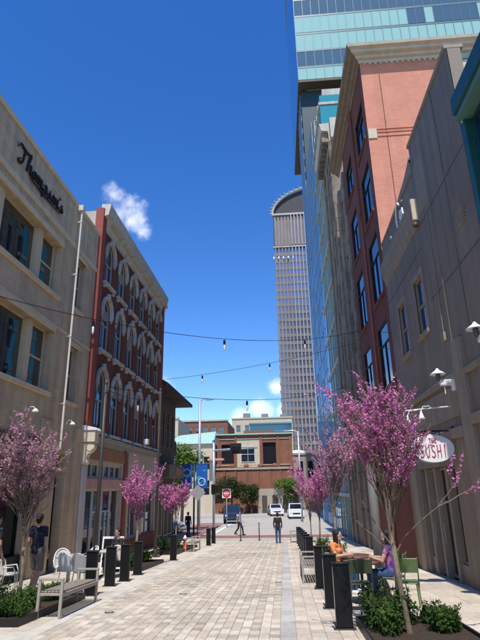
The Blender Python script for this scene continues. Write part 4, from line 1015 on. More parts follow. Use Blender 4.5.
def grow(r, p, d, L, rad, depth, out, up=.22, kink=.42, kids=(3, 4), minr=.0035):
    n = 5; pts = [p.copy()]; q = p.copy(); dd = d.copy()
    for i in range(n):
        dd = (dd + Vector((r.uniform(-1, 1), r.uniform(-1, 1), r.uniform(-.5, 1))) * kink * .5 + Vector((0, 0, up * .25))).normalized()
        q = q + dd * (L / n); pts.append(q.copy())
    rads = [max(minr, rad * (1 - .55 * i / n)) for i in range(n + 1)]
    out.append((pts, rads, depth))
    if depth <= 0: return
    k = r.randint(*kids)
    for j in range(k):
        t = r.uniform(.35, 1.0) if j else 1.0
        i = min(n, int(t * n)); a = r.uniform(0, 2 * math.pi); sp = r.uniform(.25, .75)
        nd = (dd + Vector((math.cos(a) * sp, math.sin(a) * sp, r.uniform(-.05, .35)))).normalized()
        grow(r, pts[i], nd, L * r.uniform(.55, .85), max(minr, rads[i] * .68), depth - 1, out, up, kink, kids, minr)

def redbud_limb(trunk, P, r_, r):
    q = [Vector(p) for p in P]; pts = []
    for i in range(len(q) - 1):
        for k in range(4): pts.append(q[i].lerp(q[i + 1], k / 4) + Vector((r.gauss(0, .008), r.gauss(0, .008), r.gauss(0, .008))))
    pts.append(q[-1]); n = len(pts); trunk.tube(pts, [max(.004, r_ * (1 - .8 * i / n)) for i in range(n)], 6, cap=False); return pts
def redbud(label, x, y, H, spread, seed, n_bloom, bsz, bmat, fork=.30, limbs=6, tr=.05, low=.0, depth=3, z0=None, lean=(0, 0), extra=()):
    r = random.Random(seed); z = gz(y) + .03 if z0 is None else z0
    t = thing('redbud_tree', label, 'tree', (x, y, z), 'flowering redbud trees along the street')
    out = []; P = Vector((x, y, z - .1)); F_ = Vector((x + lean[0], y + lean[1], z + H * fork))
    mid = P.lerp(F_, .5) + Vector((r.uniform(-.03, .03), r.uniform(-.03, .03), 0))
    trunk = MB(); trunk.tube([P, P + Vector((0, 0, .12)), mid, F_], [tr * 1.5, tr * 1.1, tr * .95, tr * .9], 10)
    for k in range(limbs):
        a = 2 * math.pi * (k + r.uniform(-.3, .3)) / limbs; s_ = r.uniform(.35, 1.0) * spread / H * 1.25
        d = Vector((math.cos(a) * s_, math.sin(a) * s_, 1)).normalized()
        st = P.lerp(F_, r.uniform(.78, 1.0)) if k else F_
        grow(r, st, d, H * (1 - fork) * r.uniform(.42, .58), tr * r.uniform(.45, .65), depth, out)
    zt = sorted(p.z for pts, rads, dp in out for p in pts)[-3]; kz = (z + H - F_.z) / (zt - F_.z); rr = sorted(math.hypot(p.x - F_.x, p.y - F_.y) for pts, rads, dp in out for p in pts); kr = spread / rr[int(len(rr) * .94)]
    for pts, rads, dp in out:
        for p in pts:
            if p.z > F_.z: p.z = F_.z + (p.z - F_.z) * kz
            g_ = kr * (.42 + .63 * min(1.0, max(0.0, (p.z - F_.z) / (z + H - F_.z) / .68))); p.x = F_.x + (p.x - F_.x) * g_; p.y = F_.y + (p.y - F_.y) * g_
    for pts, rads, dp in out: trunk.tube(pts, rads, 6 if rads[0] > .012 else 4, cap=False)
    lng = [(redbud_limb(trunk, e, .010, r), k) for e, k in extra]
    part('trunk', trunk, M_bark, t, True, fixn=False)
    b = MB(); seg = [(pts, dp) for pts, rads, dp in out if dp < depth]; wts = []
    top = max(p.z for pts, dp in seg for p in pts)
    for pts, dp in seg: wts.append(max(.02, ((pts[2].z - z) / (top - z) - .30)) ** 1.3 * (1 + .3 * (depth - dp)) )
    pick = r.choices(seg, wts, k=n_bloom)
    ctr = []
    for pts, dp in pick[:n_bloom // 5]:
        i = r.randrange(len(pts) - 1); p = pts[i].lerp(pts[i + 1], r.random())
        if p.z - z >= H * (fork + low): ctr.append((p, (pts[i + 1] - pts[i]).normalized()))
    for pts, k in lng:
        for _ in range(k): i = int(len(pts) * (.55 + .45 * r.random()) - 1.001); ctr.append((pts[i].lerp(pts[i + 1], r.random()), (pts[i + 1] - pts[i]).normalized()))
    for p0, dr in ctr:
        for _ in range(r.randint(5, 13)):
            p = p0 + dr * r.gauss(0, bsz * 2.2) + Vector((r.gauss(0, 1), r.gauss(0, 1), r.gauss(0, 1))) * bsz * .75
            u = Vector((r.gauss(0, 1), r.gauss(0, 1), r.gauss(0, 1))).normalized(); v = u.orthogonal().normalized(); s_ = bsz * r.uniform(.25, 1.25)
            b.add([p - u * s_ - v * s_ * .6, p + u * s_ * .8 - v * s_, p + u * s_ + v * s_ * .7, p - u * s_ * .7 + v * s_], [(0, 1, 2, 3)])
    part('crown', b, bmat, t, fixn=False)
    return t
def leafy(mb, r, c, rad, n, s0, s1, shell=.35):
    for _ in range(n):
        d = Vector((r.gauss(0, 1), r.gauss(0, 1), r.gauss(0, 1))).normalized(); f_ = (shell + (1 - shell) * r.random() ** .5)
        p = Vector(c) + Vector((d.x * rad[0], d.y * rad[1], d.z * rad[2])) * f_
        nrm = (d + Vector((r.gauss(0, .5), r.gauss(0, .5), r.gauss(0, .5) + .3))).normalized(); u = nrm.orthogonal().normalized(); a = r.uniform(0, 6.28)
        u = u * math.cos(a) + nrm.cross(u) * math.sin(a); v = nrm.cross(u); s_ = r.uniform(s0, s1)
        mb.add([p - u * s_, p - v * s_ * .5 + u * s_ * .1, p + u * s_, p + v * s_ * .5 + u * s_ * .1], [(0, 1, 2, 3)])
def shrub(label, x, y, rx, ry, h, n, s_, mt, seed, group='low shrubs in the planters'):
    r = random.Random(seed); z = gz(y)
    t = thing('shrub', label, 'shrub', (x, y, z), group)
    mb = MB()
    for k in range(7):
        a = r.uniform(0, 6.28); q = r.uniform(.0, .75); leafy(mb, r, (x + math.cos(a) * rx * q, y + math.sin(a) * ry * q, z + h * r.uniform(.4, .68)), (rx * .5, ry * .5, h * .42), n // 7, s_ * .7, s_ * 1.3)
    st = MB()
    for k in range(16):
        a = r.uniform(0, 6.28); q = r.uniform(.2, .9); p0 = Vector((x + math.cos(a) * rx * q * .6, y + math.sin(a) * ry * q * .6, z + h * .5)); p1 = p0 + Vector((math.cos(a) * rx * .5, math.sin(a) * ry * .5, h * r.uniform(.35, .75)))
        st.tube([p0, p1], [.005, .003], 4, cap=False)
        for _ in range(max(6, n // 90)): c_ = p0.lerp(p1, r.uniform(.3, 1)); leafy(mb, r, c_, (s_ * 1.3,) * 3, 1, s_ * .6, s_ * 1.2)
    part('foliage', mb, mt, t, fixn=False)
    for k in range(7):
        a = r.uniform(0, 6.28); st.tube([(x + math.cos(a) * .04, y + math.sin(a) * .04, z), (x + math.cos(a) * rx * .5, y + math.sin(a) * ry * .5, z + h * .7)], [.012, .004], 5)
    part('stem', st, M_twig, t, fixn=False)
    return t
def planter(name, label, x0, x1, y0, y1):
    t = thing('planter_bed', label, 'planter', ((x0 + x1) / 2, (y0 + y1) / 2, gz((y0 + y1) / 2)), 'steel edged planter beds')
    mb = MB(); mb.add([(x0 + .03, y0 + .03, gz(y0) + .03), (x1 - .03, y0 + .03, gz(y0) + .03), (x1 - .03, y1 - .03, gz(y1) + .03), (x0 + .03, y1 - .03, gz(y1) + .03), (x0 + .03, y0 + .03, gz(y0) + .075), (x1 - .03, y0 + .03, gz(y0) + .075), (x1 - .03, y1 - .03, gz(y1) + .075), (x0 + .03, y1 - .03, gz(y1) + .075)], MB.BF); part('soil', mb, M_soil, t)
    for (a, b, c, d) in ((x0, x1, y0, y0 + .03), (x0, x1, y1 - .03, y1), (x0, x0 + .03, y0 + .03, y1 - .03), (x1 - .03, x1, y0 + .03, y1 - .03)):
        mb = MB(); mb.add([(a, c, gz(c) - .02), (b, c, gz(c) - .02), (b, d, gz(d) - .02), (a, d, gz(d) - .02), (a, c, gz(c) + .12), (b, c, gz(c) + .12), (b, d, gz(d) + .12), (a, d, gz(d) + .12)], MB.BF); part('edging', mb, M_steel, t)
    return t
planter('p', 'steel edged planter under the near left pink tree', -6.2, -4.36, 8.95, 11.9)
planter('p', 'steel edged planter under the near right magenta tree', 1.06, 2.55, 5.6, 9.2)
planter('p', 'steel edged planter behind the left bollards', -5.9, -4.6, 17.6, 20.6)
planter('p', 'steel edged planter by the second left bench', -6.3, -4.9, 24.6, 30.4)
planter('p', 'steel edged planter beyond the right bench', 1.1, 2.5, 17.4, 20.6)
planter('p', 'farther steel edged planter on the right', 1.1, 2.5, 25.0, 28.0)
redbud('near right redbud tree with bright magenta top and bare lower limbs', 1.68, 8.2, 3.92, .82, 11, 7500, .0165, M_bloom, fork=.34, limbs=8, tr=.040, low=.18, lean=(-.12, 0), depth=4, extra=[(((1.58, 8.2, .70), (1.80, 8.15, 1.0), (2.25, 8.1, 1.35), (2.60, 8.1, 1.70), (2.74, 8.1, 2.15)), 11), (((2.25, 8.1, 1.35), (2.6, 8.12, 1.5), (2.85, 8.1, 1.62), (2.98, 8.1, 1.80)), 9), (((2.5, 8.1, 1.6), (2.5, 8.05, 1.85), (2.58, 8.0, 2.12)), 6), (((1.56, 8.2, .8), (1.70, 8.1, 1.5), (1.98, 8.0, 2.1), (2.05, 8.0, 2.55)), 5), (((1.55, 8.2, .7), (1.2, 8.2, 1.05), (.9, 8.25, 1.32), (.62, 8.3, 1.45)), 0), (((1.55, 8.2, .8), (1.2, 8.3, 1.4), (1.02, 8.3, 1.9), (.95, 8.3, 2.5)), 8)])
redbud('near left redbud tree with pale pink blossom in front of the shop', -5.62, 11.4, 3.98, 1.0, 23, 6500, .0165, M_bloomp, fork=.26, limbs=8, tr=.04, low=.05, depth=4)
redbud('pink redbud tree behind the left bollards', -5.25, 19.1, 3.6, .78, 31, 3800, .023, M_bloom, fork=.32, limbs=6, tr=.045, low=.05)
redbud('pink redbud tree beside the second left bench', -5.9, 29.2, 3.45, 1.0, 37, 3400, .028, M_bloom, fork=.32, limbs=6, tr=.045)
redbud('pink redbud tree past the right bench', 1.75, 19.0, 4.7, .95, 41, 4200, .023, M_bloomp, fork=.32, limbs=6, tr=.05, low=.02)
redbud('smaller pink redbud tree farther along the right bollards', 1.7, 26.4, 4.2, 1.15, 43, 3400, .028, M_bloom, fork=.32, limbs=6, tr=.045)
redbud('farthest pink redbud tree on the right before the crossing', 1.6, 33.4, 4.0, 1.2, 47, 3000, .03, M_bloomp, fork=.3, limbs=6, tr=.045)
# right planter shrubs, left planter shrubs
for i, (x, y, rx, h, mt, lb) in enumerate([
    (1.35, 8.75, .30, .58, M_leafd, 'dark green shrub at the far corner of the near right planter'), (1.72, 8.85, .26, .50, M_leaf, 'green shrub beside the near right tree trunk'),
    (1.42, 8.25, .32, .52, M_leaf, 'leafy shrub at the left edge of the near right planter'), (2.2, 8.35, .30, .38, M_leaf, 'low bright green shrub right of the near right trunk'),
    (2.25, 8.9, .24, .30, M_leafd, 'small dark shrub at the sidewalk corner of the near right planter'),
    (-4.75, 9.45, .36, .40, M_leaf, 'bright green low shrub at the front corner of the near left planter'), (-5.35, 9.35, .38, .50, M_leafd, 'dark shrub at the front of the near left planter'),
    (-4.95, 10.35, .36, .40, M_leaf, 'green shrub between the near left trunk and the bench'), (-5.6, 10.2, .36, .52, M_leafd, 'dark leafy shrub left of the near left trunk'), (-4.85, 11.3, .32, .38, M_leaf, 'green shrub at the far end of the near left planter'), (-5.95, 9.6, .3, .5, M_leafd, 'dark shrub at the left edge of the photo'),
    (-5.2, 18.2, .38, .50, M_leafd, 'dark shrub behind the left bollards'), (-5.2, 20.1, .36, .46, M_leaf, 'green shrub under the second left pink tree'),
    (-5.6, 25.3, .5, .62, M_leafd, 'dark rounded shrub nearest the second left bench'), (-5.6, 26.6, .5, .60, M_leafd, 'second dark shrub in the far left planter'), (-5.7, 28.2, .48, .52, M_leaf, 'green shrub at the foot of the third left tree'),
    (1.7, 18.1, .4, .62, M_leaf, 'green shrub past the right bench'), (1.8, 20.0, .4, .55, M_leafd, 'dark shrub under the second right tree'), (1.7, 26.0, .42, .6, M_leaf, 'green shrub in the farther right planter')]):
    shrub(lb, x, y, rx, rx, h, 1500 if y < 12 else 800, .028 if y < 12 else .04, mt, 100 + i)
def shade_tree(label, x, y, H, R_, seed, mt, n, ls, zb=None):
    r = random.Random(seed); z = gz(y) if zb is None else zb
    t = thing('street_tree', label, 'tree', (x, y, z), 'leafy trees at the far end')
    tk = MB(); tk.tube([(x, y, z - .1), (x + .05, y, z + H * .3), (x, y, z + H * .7)], [.16, .13, .05], 8)
    for k in range(6): a = k * 1.05; tk.tube([(x, y, z + H * (.3 + .05 * k)), (x + math.cos(a) * R_ * .6, y + math.sin(a) * R_ * .6, z + H * (.55 + .05 * k))], [.06, .02], 5)
    part('trunk', tk, M_barkd, t, fixn=False)
    mb = MB()
    for k in range(14):
        a = r.uniform(0, 6.28); q = r.uniform(.1, .8); leafy(mb, r, (x + math.cos(a) * R_ * q, y + math.sin(a) * R_ * q, z + H * r.uniform(.45, .86)), (R_ * .42, R_ * .42, H * .16), n // 14, ls * .6, ls * 1.3, .2)
    part('crown', mb, mt, t, fixn=False)
shade_tree('bright green tree beside the building with black eaves', -9.2, 48, 8.0, 1.9, 1, M_spring, 3600, .14)
shade_tree('dark bushy tree in front of the battered brick wall', -7.8, 80, 5.6, 2.6, 2, M_olive, 3600, .18)
shade_tree('second dark tree in front of the battered brick wall', -4.9, 81, 4.6, 1.9, 3, M_olive, 3000, .18)
shade_tree('small bright green tree in front of the civic building', 1.0, 82, 5.4, 2.5, 4, M_spring, 3000, .18)
shade_tree('dark street tree left of the banner pole', -12.8, 58, 5.5, 2.0, 6, M_olive, 2400, .16)

# ================================================================== furniture
def bollard():
    t = thing('bollard', '', 'bollard', (0, 0, 0), 'black slab bollards lining the street')
    mb = MB(); mb.bev(-.125, .125, -.055, .055, .02, .90, .008); part('post', mb, M_black, t)
    mb = MB(); mb.bev(-.14, .14, -.075, .075, .901, .93, .006); part('cap', mb, M_steel, t)
    mb = MB(); mb.bev(-.17, .17, -.09, .09, -.02, .02, .005); part('base_plate', mb, M_steel, t)
    mb = MB(); mb.box(-.131, -.1255, -.030, .030, .10, .86); part('edge_strip', mb, M_galv, t)
    for sx in (-.15, .15): mb = MB(); mb.lathe([(.014, .02), (.014, .032)], (sx, 0, 0), 6); part('bolt', mb, M_galv, t)
    return t
B0 = bollard(); firstb = True
spots = [(.85, 8.87, 'black bollard nearest the camera on the right'), (.82, 10.66, 'second black bollard from the camera on the right'), (.80, 13.3, 'third black bollard on the right, just before the bench')]
nw = ['first', 'second', 'third', 'fourth', 'fifth', 'sixth', 'seventh', 'eighth']
spots += [(.80, 18.6 + 2.3 * i, nw[i] + ' black bollard past the right bench') for i in range(7)]
spots += [(-4.42, 12.35, 'black bollard behind the far arm of the near left bench')] + [(x, y, nw[i] + ' black bollard beyond the near left bench') for i, (x, y) in enumerate([(-4.50, 13.95), (-4.42, 14.95), (-4.48, 16.5), (-4.45, 21.6), (-4.45, 31.6), (-4.45, 33.8)])]
for (x, y, lb) in spots:
    o = B0 if firstb else copy_tree(B0); firstb = False
    o.location = (x, y, gz(y)); o['label'] = lb

M_bench = mat('bench_metal', (.34, .31, .265), .55, .12, 6, spec=.4)
M_slat = mat('bench_slat', (.27, .235, .195), .7, .2, 9, .2, 40)
def bench():
    t = thing('bench', '', 'bench', (0, 0, 0), 'slatted benches with arm frames'); L = 1.86; W_ = .46
    for y in (-L / 2, L / 2 - .05):
        mb = MB()
        for x in (-W_ / 2, W_ / 2 - .05): mb.bev(x, x + .05, y, y + .05, -.04, .60, .006)
        mb.bev(-W_ / 2, W_ / 2, y - .004, y + .054, .60, .64, .006); mb.bev(-W_ / 2 + .05, W_ / 2 - .05, y + .004, y + .046, .36, .40, .004); part('arm_frame', mb, M_bench, t)
    for i in range(6):
        x = -W_ / 2 + .03 + i * .0675; mb = MB(); mb.bev(x, x + .055, -L / 2 + .05, L / 2 - .05, .402, .432, .005); part('slat', mb, M_slat, t)
    for x in (-W_ / 2 + .005, W_ / 2 - .045): mb = MB(); mb.bev(x, x + .04, -L / 2 + .052, L / 2 - .052, .33, .398, .004); part('rail', mb, M_bench, t)
    return t
b0 = bench()
for k, (x, y, lb) in enumerate([(-4.18, 10.55, 'near left slatted bench with tan metal arms beside the planter'), (.62, 15.1, 'slatted bench between the right bollards'), (-4.62, 27.2, 'far left slatted bench by the dark shrubs'), (.55, 34.6, 'farthest slatted bench on the right near the crossing')]):
    o = b0 if k == 0 else copy_tree(b0); o.location = (x, y, gz(y)); o.rotation_euler = (-math.atan(G), 0, 0); o['label'] = lb

def bistro_chair(mc, mf):
    t = thing('bistro_chair', '', 'chair', (0, 0, 0), 'cafe chairs on the left terrace')
    mb = MB(); mb.lathe([(.0, .435), (.19, .435), (.215, .45), (.21, .47), (.0, .465)], n=20); part('seat', mb, mc, t, True)
    mb = MB(); n = 14                                   # curved back shell with rounded top; opens towards -y
    for i in range(n):
        a0, a1 = R(20 + 140 * i / n), R(20 + 140 * (i + 1) / n)
        h0, h1 = .60 + .26 * math.sin(math.pi * i / n) ** .6, .60 + .26 * math.sin(math.pi * (i + 1) / n) ** .6
        c = lambda a, r_, z: (math.cos(a) * r_, math.sin(a) * r_ + .02 + (z - .47) * .12, z)
        mb.add([c(a0, .205, .47), c(a1, .205, .47), c(a1, .225, .47), c(a0, .225, .47), c(a0, .215, h0), c(a1, .215, h1), c(a1, .235, h1), c(a0, .235, h0)], MB.BF)
    part('backrest', mb, mc, t)
    mb = MB(); pts = [(math.cos(R(a)) * .225, math.sin(R(a)) * .225 + .05, .60 + .26 * max(0, math.sin(math.pi * (a - 20) / 140)) ** .6 + .005) for a in range(20, 161, 7)]
    mb.tube([(.20, -.16, .46), (.235, -.10, .62)] + pts + [(-.235, -.10, .62), (-.20, -.16, .46)], .014, 6); part('back_frame', mb, mf, t, True)
    for (sx, sy) in ((1, 1), (-1, 1), (1, -1), (-1, -1)): mb = MB(); mb.tube([(sx * .14, sy * .14, .44), (sx * .19, sy * .19, -.02)], .014, 7); part('leg', mb, mf, t)
    return t
M_wick = mat('white_wicker', (.70, .69, .66), .7, .2, 60, .5, 120); M_gwick = mat('grey_wicker', (.42, .42, .41), .7, .2, 60, .5, 120)
c0 = bistro_chair(M_wick, M_whitep); c1 = bistro_chair(M_gwick, M_galv)
for k, (o, x, y, rz, lb) in enumerate([(c0, -5.28, 13.15, 2.9, 'white bistro chair with its round back nearest the planter'), (c0, -5.8, 14.0, .5, 'white bistro chair turned sideways left of the grey one'), (c0, -6.35, 12.35, 1.9, 'white bistro chair beside the navy shirted man'), (c1, -4.82, 12.85, 2.95, 'grey bistro chair just behind the near left bench'), (c0, -5.0, 16.2, 3.3, 'white bistro chair behind the black bollards'), (c0, -5.5, 15.0, -.6, 'white bistro chair farther back by the shop wall')]):
    q = o if (k == 0 or k == 3) else copy_tree(o); q.location = (x, y, gz(y)); q.rotation_euler = (0, 0, rz); q['label'] = lb
def round_table(mt, ml):
    t = thing('bistro_table', '', 'table', (0, 0, 0), 'round terrace tables')
    mb = MB(); mb.lathe([(.0, .70), (.34, .70), (.36, .715), (.36, .735), (.345, .745), (.0, .745)], n=28); part('top', mb, mt, t, True)
    mb = MB(); mb.tube([(0, 0, .02), (0, 0, .70)], .03, 10); part('stem', mb, ml, t)
    mb = MB(); mb.lathe([(.0, .05), (.05, .05), (.24, .02), (.25, -.03), (0, -.03)], n=20); part('base', mb, ml, t, True)
    return t
M_topb = mat('brown_table_top', (.16, .075, .05), .45, .2, 8, spec=.5)
t0 = round_table(mat('pale_table_top', (.45, .43, .40), .5, .1, 8), M_galv); t1 = round_table(M_topb, M_steel)
for k, (o, x, y, lb) in enumerate([(t0, -5.5, 13.7, 'pale round table among the white chairs'), (t0, -5.2, 15.6, 'pale round table behind the left bollards'), (t1, 1.50, 11.35, 'brown topped round table beside the right bollards'), (t1, 1.62, 12.9, 'brown topped round table in front of the woman in orange')]):
    q = o if k in (0, 2) else copy_tree(o); q.location = (x, y, gz(y)); q['label'] = lb
M_green = mat('green_enamel', (.13, .20, .075), .45, .1, 8, spec=.45); M_olivep = mat('olive_enamel', (.075, .095, .05), .5, .1, 8)
def green_chair(mc):
    t = thing('metal_chair', '', 'chair', (0, 0, 0), 'green metal chairs on the right terrace')
    mb = MB(); mb.bev(-.20, .20, -.20, .20, .445, .465, .006); part('seat', mb, mc, t)
    Mx = Matrix.Translation((0, .19, .47)) @ Matrix.Rotation(R(-12), 4, 'X'); mb = MB(); mb.bev(-.21, .21, -.01, .012, .17, .42, .006, Mx); part('backrest', mb, mc, t)
    for sx in (-.2, .2): mb = MB(); mb.tube([(sx, .20, .40), tuple(Mx @ Vector((sx, 0, .44)))], .013, 7); part('back_post', mb, mc, t)
    for (sx, sy) in ((1, 1), (-1, 1), (1, -1), (-1, -1)): mb = MB(); mb.tube([(sx * .185, sy * .19, .45), (sx * .215, sy * .25, -.03)], .014, 7); part('leg', mb, mc, t)
    return t
g0 = green_chair(M_green); g1 = green_chair(M_olivep)
for k, (o, x, y, rz, lb) in enumerate([(g0, 2.20, 10.55, 3.0, 'bright green metal chair right of the near planter trunk'), (g0, 2.10, 11.35, -1.95, 'green metal chair under the woman in purple'), (g1, 1.32, 10.45, 3.2, 'olive metal chair with its back to the nearest right bollards'), (g1, 1.12, 12.75, 1.5, 'olive metal chair under the woman in orange'), (g1, 2.3, 13.0, -1.6, 'olive metal chair across the table from the woman in orange')]):
    q = o if k in (0, 2) else copy_tree(o); q.location = (x, y, gz(y)); q.rotation_euler = (0, 0, rz); q['label'] = lb
# menu board on the left terrace
t = thing('menu_board', 'black menu board in a white frame behind the left bollards', 'sign', (-5.55, 17.2, gz(17.2)))
Mx = Matrix.Translation((-5.55, 17.2, gz(17.2))) @ Matrix.Rotation(R(-8), 4, 'X')
mb = MB(); mb.bev(-.30, .30, -.015, .015, .15, .98, .004, Mx); part('board', mb, M_black, t)
mb = MB(); mb.bev(-.35, -.30, -.02, .02, -.03, 1.05, .005, Mx); mb.bev(.30, .35, -.02, .02, -.03, 1.05, .005, Mx); mb.bev(-.30, .30, -.02, .02, .98, 1.05, .005, Mx); mb.bev(-.30, .30, -.02, .02, .10, .15, .005, Mx); part('frame', mb, M_whitep, t)

# ================================================================== poles, lights, signs
def light_pole(label, x, y, h, r_=.075, mt=M_pole):
    z = gz(y); t = thing('light_pole', label, 'pole', (x, y, z), 'dark street poles carrying the festoon wires')
    mb = MB(); mb.tube([(x, y, z - .1), (x, y, z + h)], [r_, r_ * .8], 12); part('shaft', mb, mt, t, True)
    mb = MB(); mb.bev(x - .2, x + .2, y - .2, y + .2, z - .05, z + .035, .01); mb.lathe([(r_ * 1.6, 0), (r_ * 1.6, .15), (r_ * 1.05, .3)], (x, y, z + .03), 12); part('base', mb, mt, t)
    mb = MB(); mb.lathe([(r_ * .9, 0), (r_ * .9, .06), (.02, .14)], (x, y, z + h), 12); part('finial', mb, mt, t)
light_pole('dark pole in front of the red building shopfront', -5.42, 15.3, 5.55, .062)
light_pole('tall dark pole with square base beyond the left bollards', -5.62, 23.4, 7.2, .072)
light_pole('thick grey pole rising between the right terrace tables', 1.98, 12.0, 3.7, .11, mat('grey_pole', (.20, .20, .185), .5, .12, 5, spec=.4))
M_bulb = mat('frosted_bulb', (.85, .84, .80), .25, .02, 5, spec=.5)
def festoon(label, A, B, sag, ts):
    A = Vector(A); B = Vector(B); t = thing('festoon_wire', label, 'string lights', tuple(A), 'festoon wires over the street')
    f = lambda k: A.lerp(B, k) - Vector((0, 0, sag * 4 * k * (1 - k)))
    mb = MB(); mb.tube([f(k / 40) for k in range(41)], .011, 5); part('cable', mb, M_black, t)
    for k in ts:
        p = f(k); mb = MB(); mb.tube([p, p - Vector((0, 0, .05)), p - Vector((0, 0, .06)), p - Vector((0, 0, .22))], [.012, .012, .045, .045], 10); s_ = part('socket', mb, M_black, t)
        mb = MB(); mb.lathe([(.03, 0), (.036, -.05), (.036, -.2), (.02, -.24), (.004, -.25)], tuple(p - Vector((0, 0, .22))), 10); part('bulb', mb, M_bulb, s_, True)
festoon('nearest festoon wire sagging from the pale facade across the street', (-7.42, 11.9, 6.65), (4.2, 25, 9.2), .85, (.165, .47, .745))
festoon('festoon wire rising from the red building to the right facades', (-7.42, 28, 7.6), (4.2, 27, 9.1), .25, (.27, .60))
festoon('low festoon wire from the left pole to the far right', (-5.42, 15.3, 4.78), (4.2, 30, 7.3), .6, (.42, .85))
festoon('thin wire along the left poles', (-5.42, 15.3, 4.7), (-5.62, 23.4, 5.9), .25, (.5,))

def post(name, label, x, y, h, r_, mt, cat='post', z=None, group=None):
    z = gz(y) if z is None else z
    t = thing(name, label, cat, (x, y, z), group); mb = MB(); mb.tube([(x, y, z - .15), (x, y, z + h)], r_, 10); part('shaft', mb, mt, t, True)
    return t, z + h
# banner pole
M_ban = mat('banner_blue', (.015, .10, .42), .6, .15, 4); M_ban2 = mat('banner_teal', (.03, .30, .45), .6, .15, 4)
t, zt = post('banner_pole', 'dark pole holding two bright blue banners', -6.75, 40.0, 5.4, .07, M_steel, 'banner')
for (xa, xb, nm) in ((-7.75, -6.9, 'left'), (-6.6, -5.72, 'right')):
    mb = MB(); mb.box(xa, xb, 39.98, 40.0, 1.75, 3.50); f_ = part('banner', mb, M_ban, t)
    mb = MB(); mb.tube([(-6.75, 39.99, 3.52), (xa if nm == 'left' else xb, 39.99, 3.52)], .02, 6); mb.tube([(-6.75, 39.99, 1.73), (xa if nm == 'left' else xb, 39.99, 1.73)], .02, 6); part('banner_arm', mb, M_steel, t)
    c = ((xa + xb) / 2, 39.972, 2.2 if nm == 'right' else 2.9)
    mb = MB(); mb.tube([(c[0] + .26 * math.cos(k * .3), c[1], c[2] + .26 * math.sin(k * .3)) for k in range(22)], .04, 5); part('emblem_ring', mb, mat('banner_white', (.6, .7, .78), .6), f_)
    r = random.Random(9 if nm == 'left' else 4)
    for k in range(5): mb = MB(); px, pz = r.uniform(xa + .15, xb - .15), r.uniform(1.95, 3.3); mb.ell((px, 39.976, pz), (r.uniform(.08, .2), .003, r.uniform(.05, .16)), None, 10, 6); part('emblem_patch', mb, M_ban2, f_)
# square sign seen from behind, round and square street signs
t, zt = post('sign_post', 'slim black post with grey diamond sign turned away', -6.3, 39.0, 3.3, .04, M_steel, 'sign')
mb = MB(); mb.prism([(-6.3, .85), (-5.72, 1.43), (-6.3, 2.01), (-6.88, 1.43)], 38.93, 38.95, lambda a, z, y: (a, y, z)); part('panel', mb, M_galv, t)
t, zt = post('sign_post', 'red and white do not enter sign on slim post', -5.55, 52.0, 3.6, .045, M_galv, 'sign')
M_redsg = mat('sign_red', (.55, .035, .03), .4, .05, 3)
mb = MB(); mb.box(-5.98, -5.12, 51.93, 51.96, .82, 1.68); part('panel', mb, mat('sign_face_white', (.75, .75, .73), .4), t)
mb = MB(); mb.prism([(-5.55 + .39 * math.cos(k * .2618), 1.25 + .39 * math.sin(k * .2618)) for k in range(24)], 51.915, 51.929, lambda a, z, y: (a, y, z)); part('disc', mb, M_redsg, t)
mb = MB(); mb.box(-5.83, -5.27, 51.90, 51.914, 1.20, 1.31); part('bar', mb, MATS['sign_face_white'], t)
part('lettering', word('DO NOT', -5.80, 1.38, .10, .058, .018, 51.905, .009), MATS['sign_face_white'], t)
part('lettering', word('ENTER', -5.75, 1.04, .10, .058, .018, 51.905, .009), MATS['sign_face_white'], t)
# tall pale street light and the mast-arm signal
def street_light(label, x, y, h, ax):
    t, zt = post('street_light', label, x, y, h, .11, M_galv, 'street light', group='tall cobra street lights')
    mb = MB(); mb.tube([(x, y, zt - .1), (x + ax * .4, y, zt + .12), (x + ax, y, zt + .08)], .05, 7); part('arm', mb, M_galv, t)
    mb = MB(); mb.bev(x + ax - .35, x + ax + .35, y - .15, y + .15, zt - .02, zt + .12, .03); part('lamp_head', mb, M_galv, t)
street_light('tall pale street light behind the blue banners', -7.62, 48, 11.6, .9)
street_light('tall pale street light in front of the civic building', 2.0, 60, 9.8, -1.3)
t, zt = post('traffic_signal', 'long galvanised mast arm with signal over the crossing', -6.55, 50, 8.0, .12, M_galv, 'traffic signal')
mb = MB(); mb.tube([(-6.55, 50, 5.2), (-4.5, 50, 5.32), (-2.3, 50, 5.38)], [.13, .10, .07], 8); part('mast_arm', mb, M_galv, t, True)
mb = MB(); mb.bev(-4.95, -3.85, 49.86, 49.9, 4.85, 5.85, .02); h_ = part('backplate', mb, M_steel, t); mb = MB(); mb.bev(-4.75, -4.05, 49.7, 49.858, 5.1, 5.6, .04); part('housing', mb, M_black, h_)
mb = MB(); mb.bev(-6.75, -6.35, 49.6, 49.9, 1.2, 2.1, .04); part('pedestrian_signal', mb, M_black, t)
t, zt = post('traffic_signal', 'slim galvanised signal pole left of the banners', -9.2, 44, 7.0, .06, M_galv, 'traffic signal')
mb = MB(); mb.bev(-9.4, -9.0, 43.7, 43.95, 4.6, 5.6, .04); part('housing', mb, M_black, t)
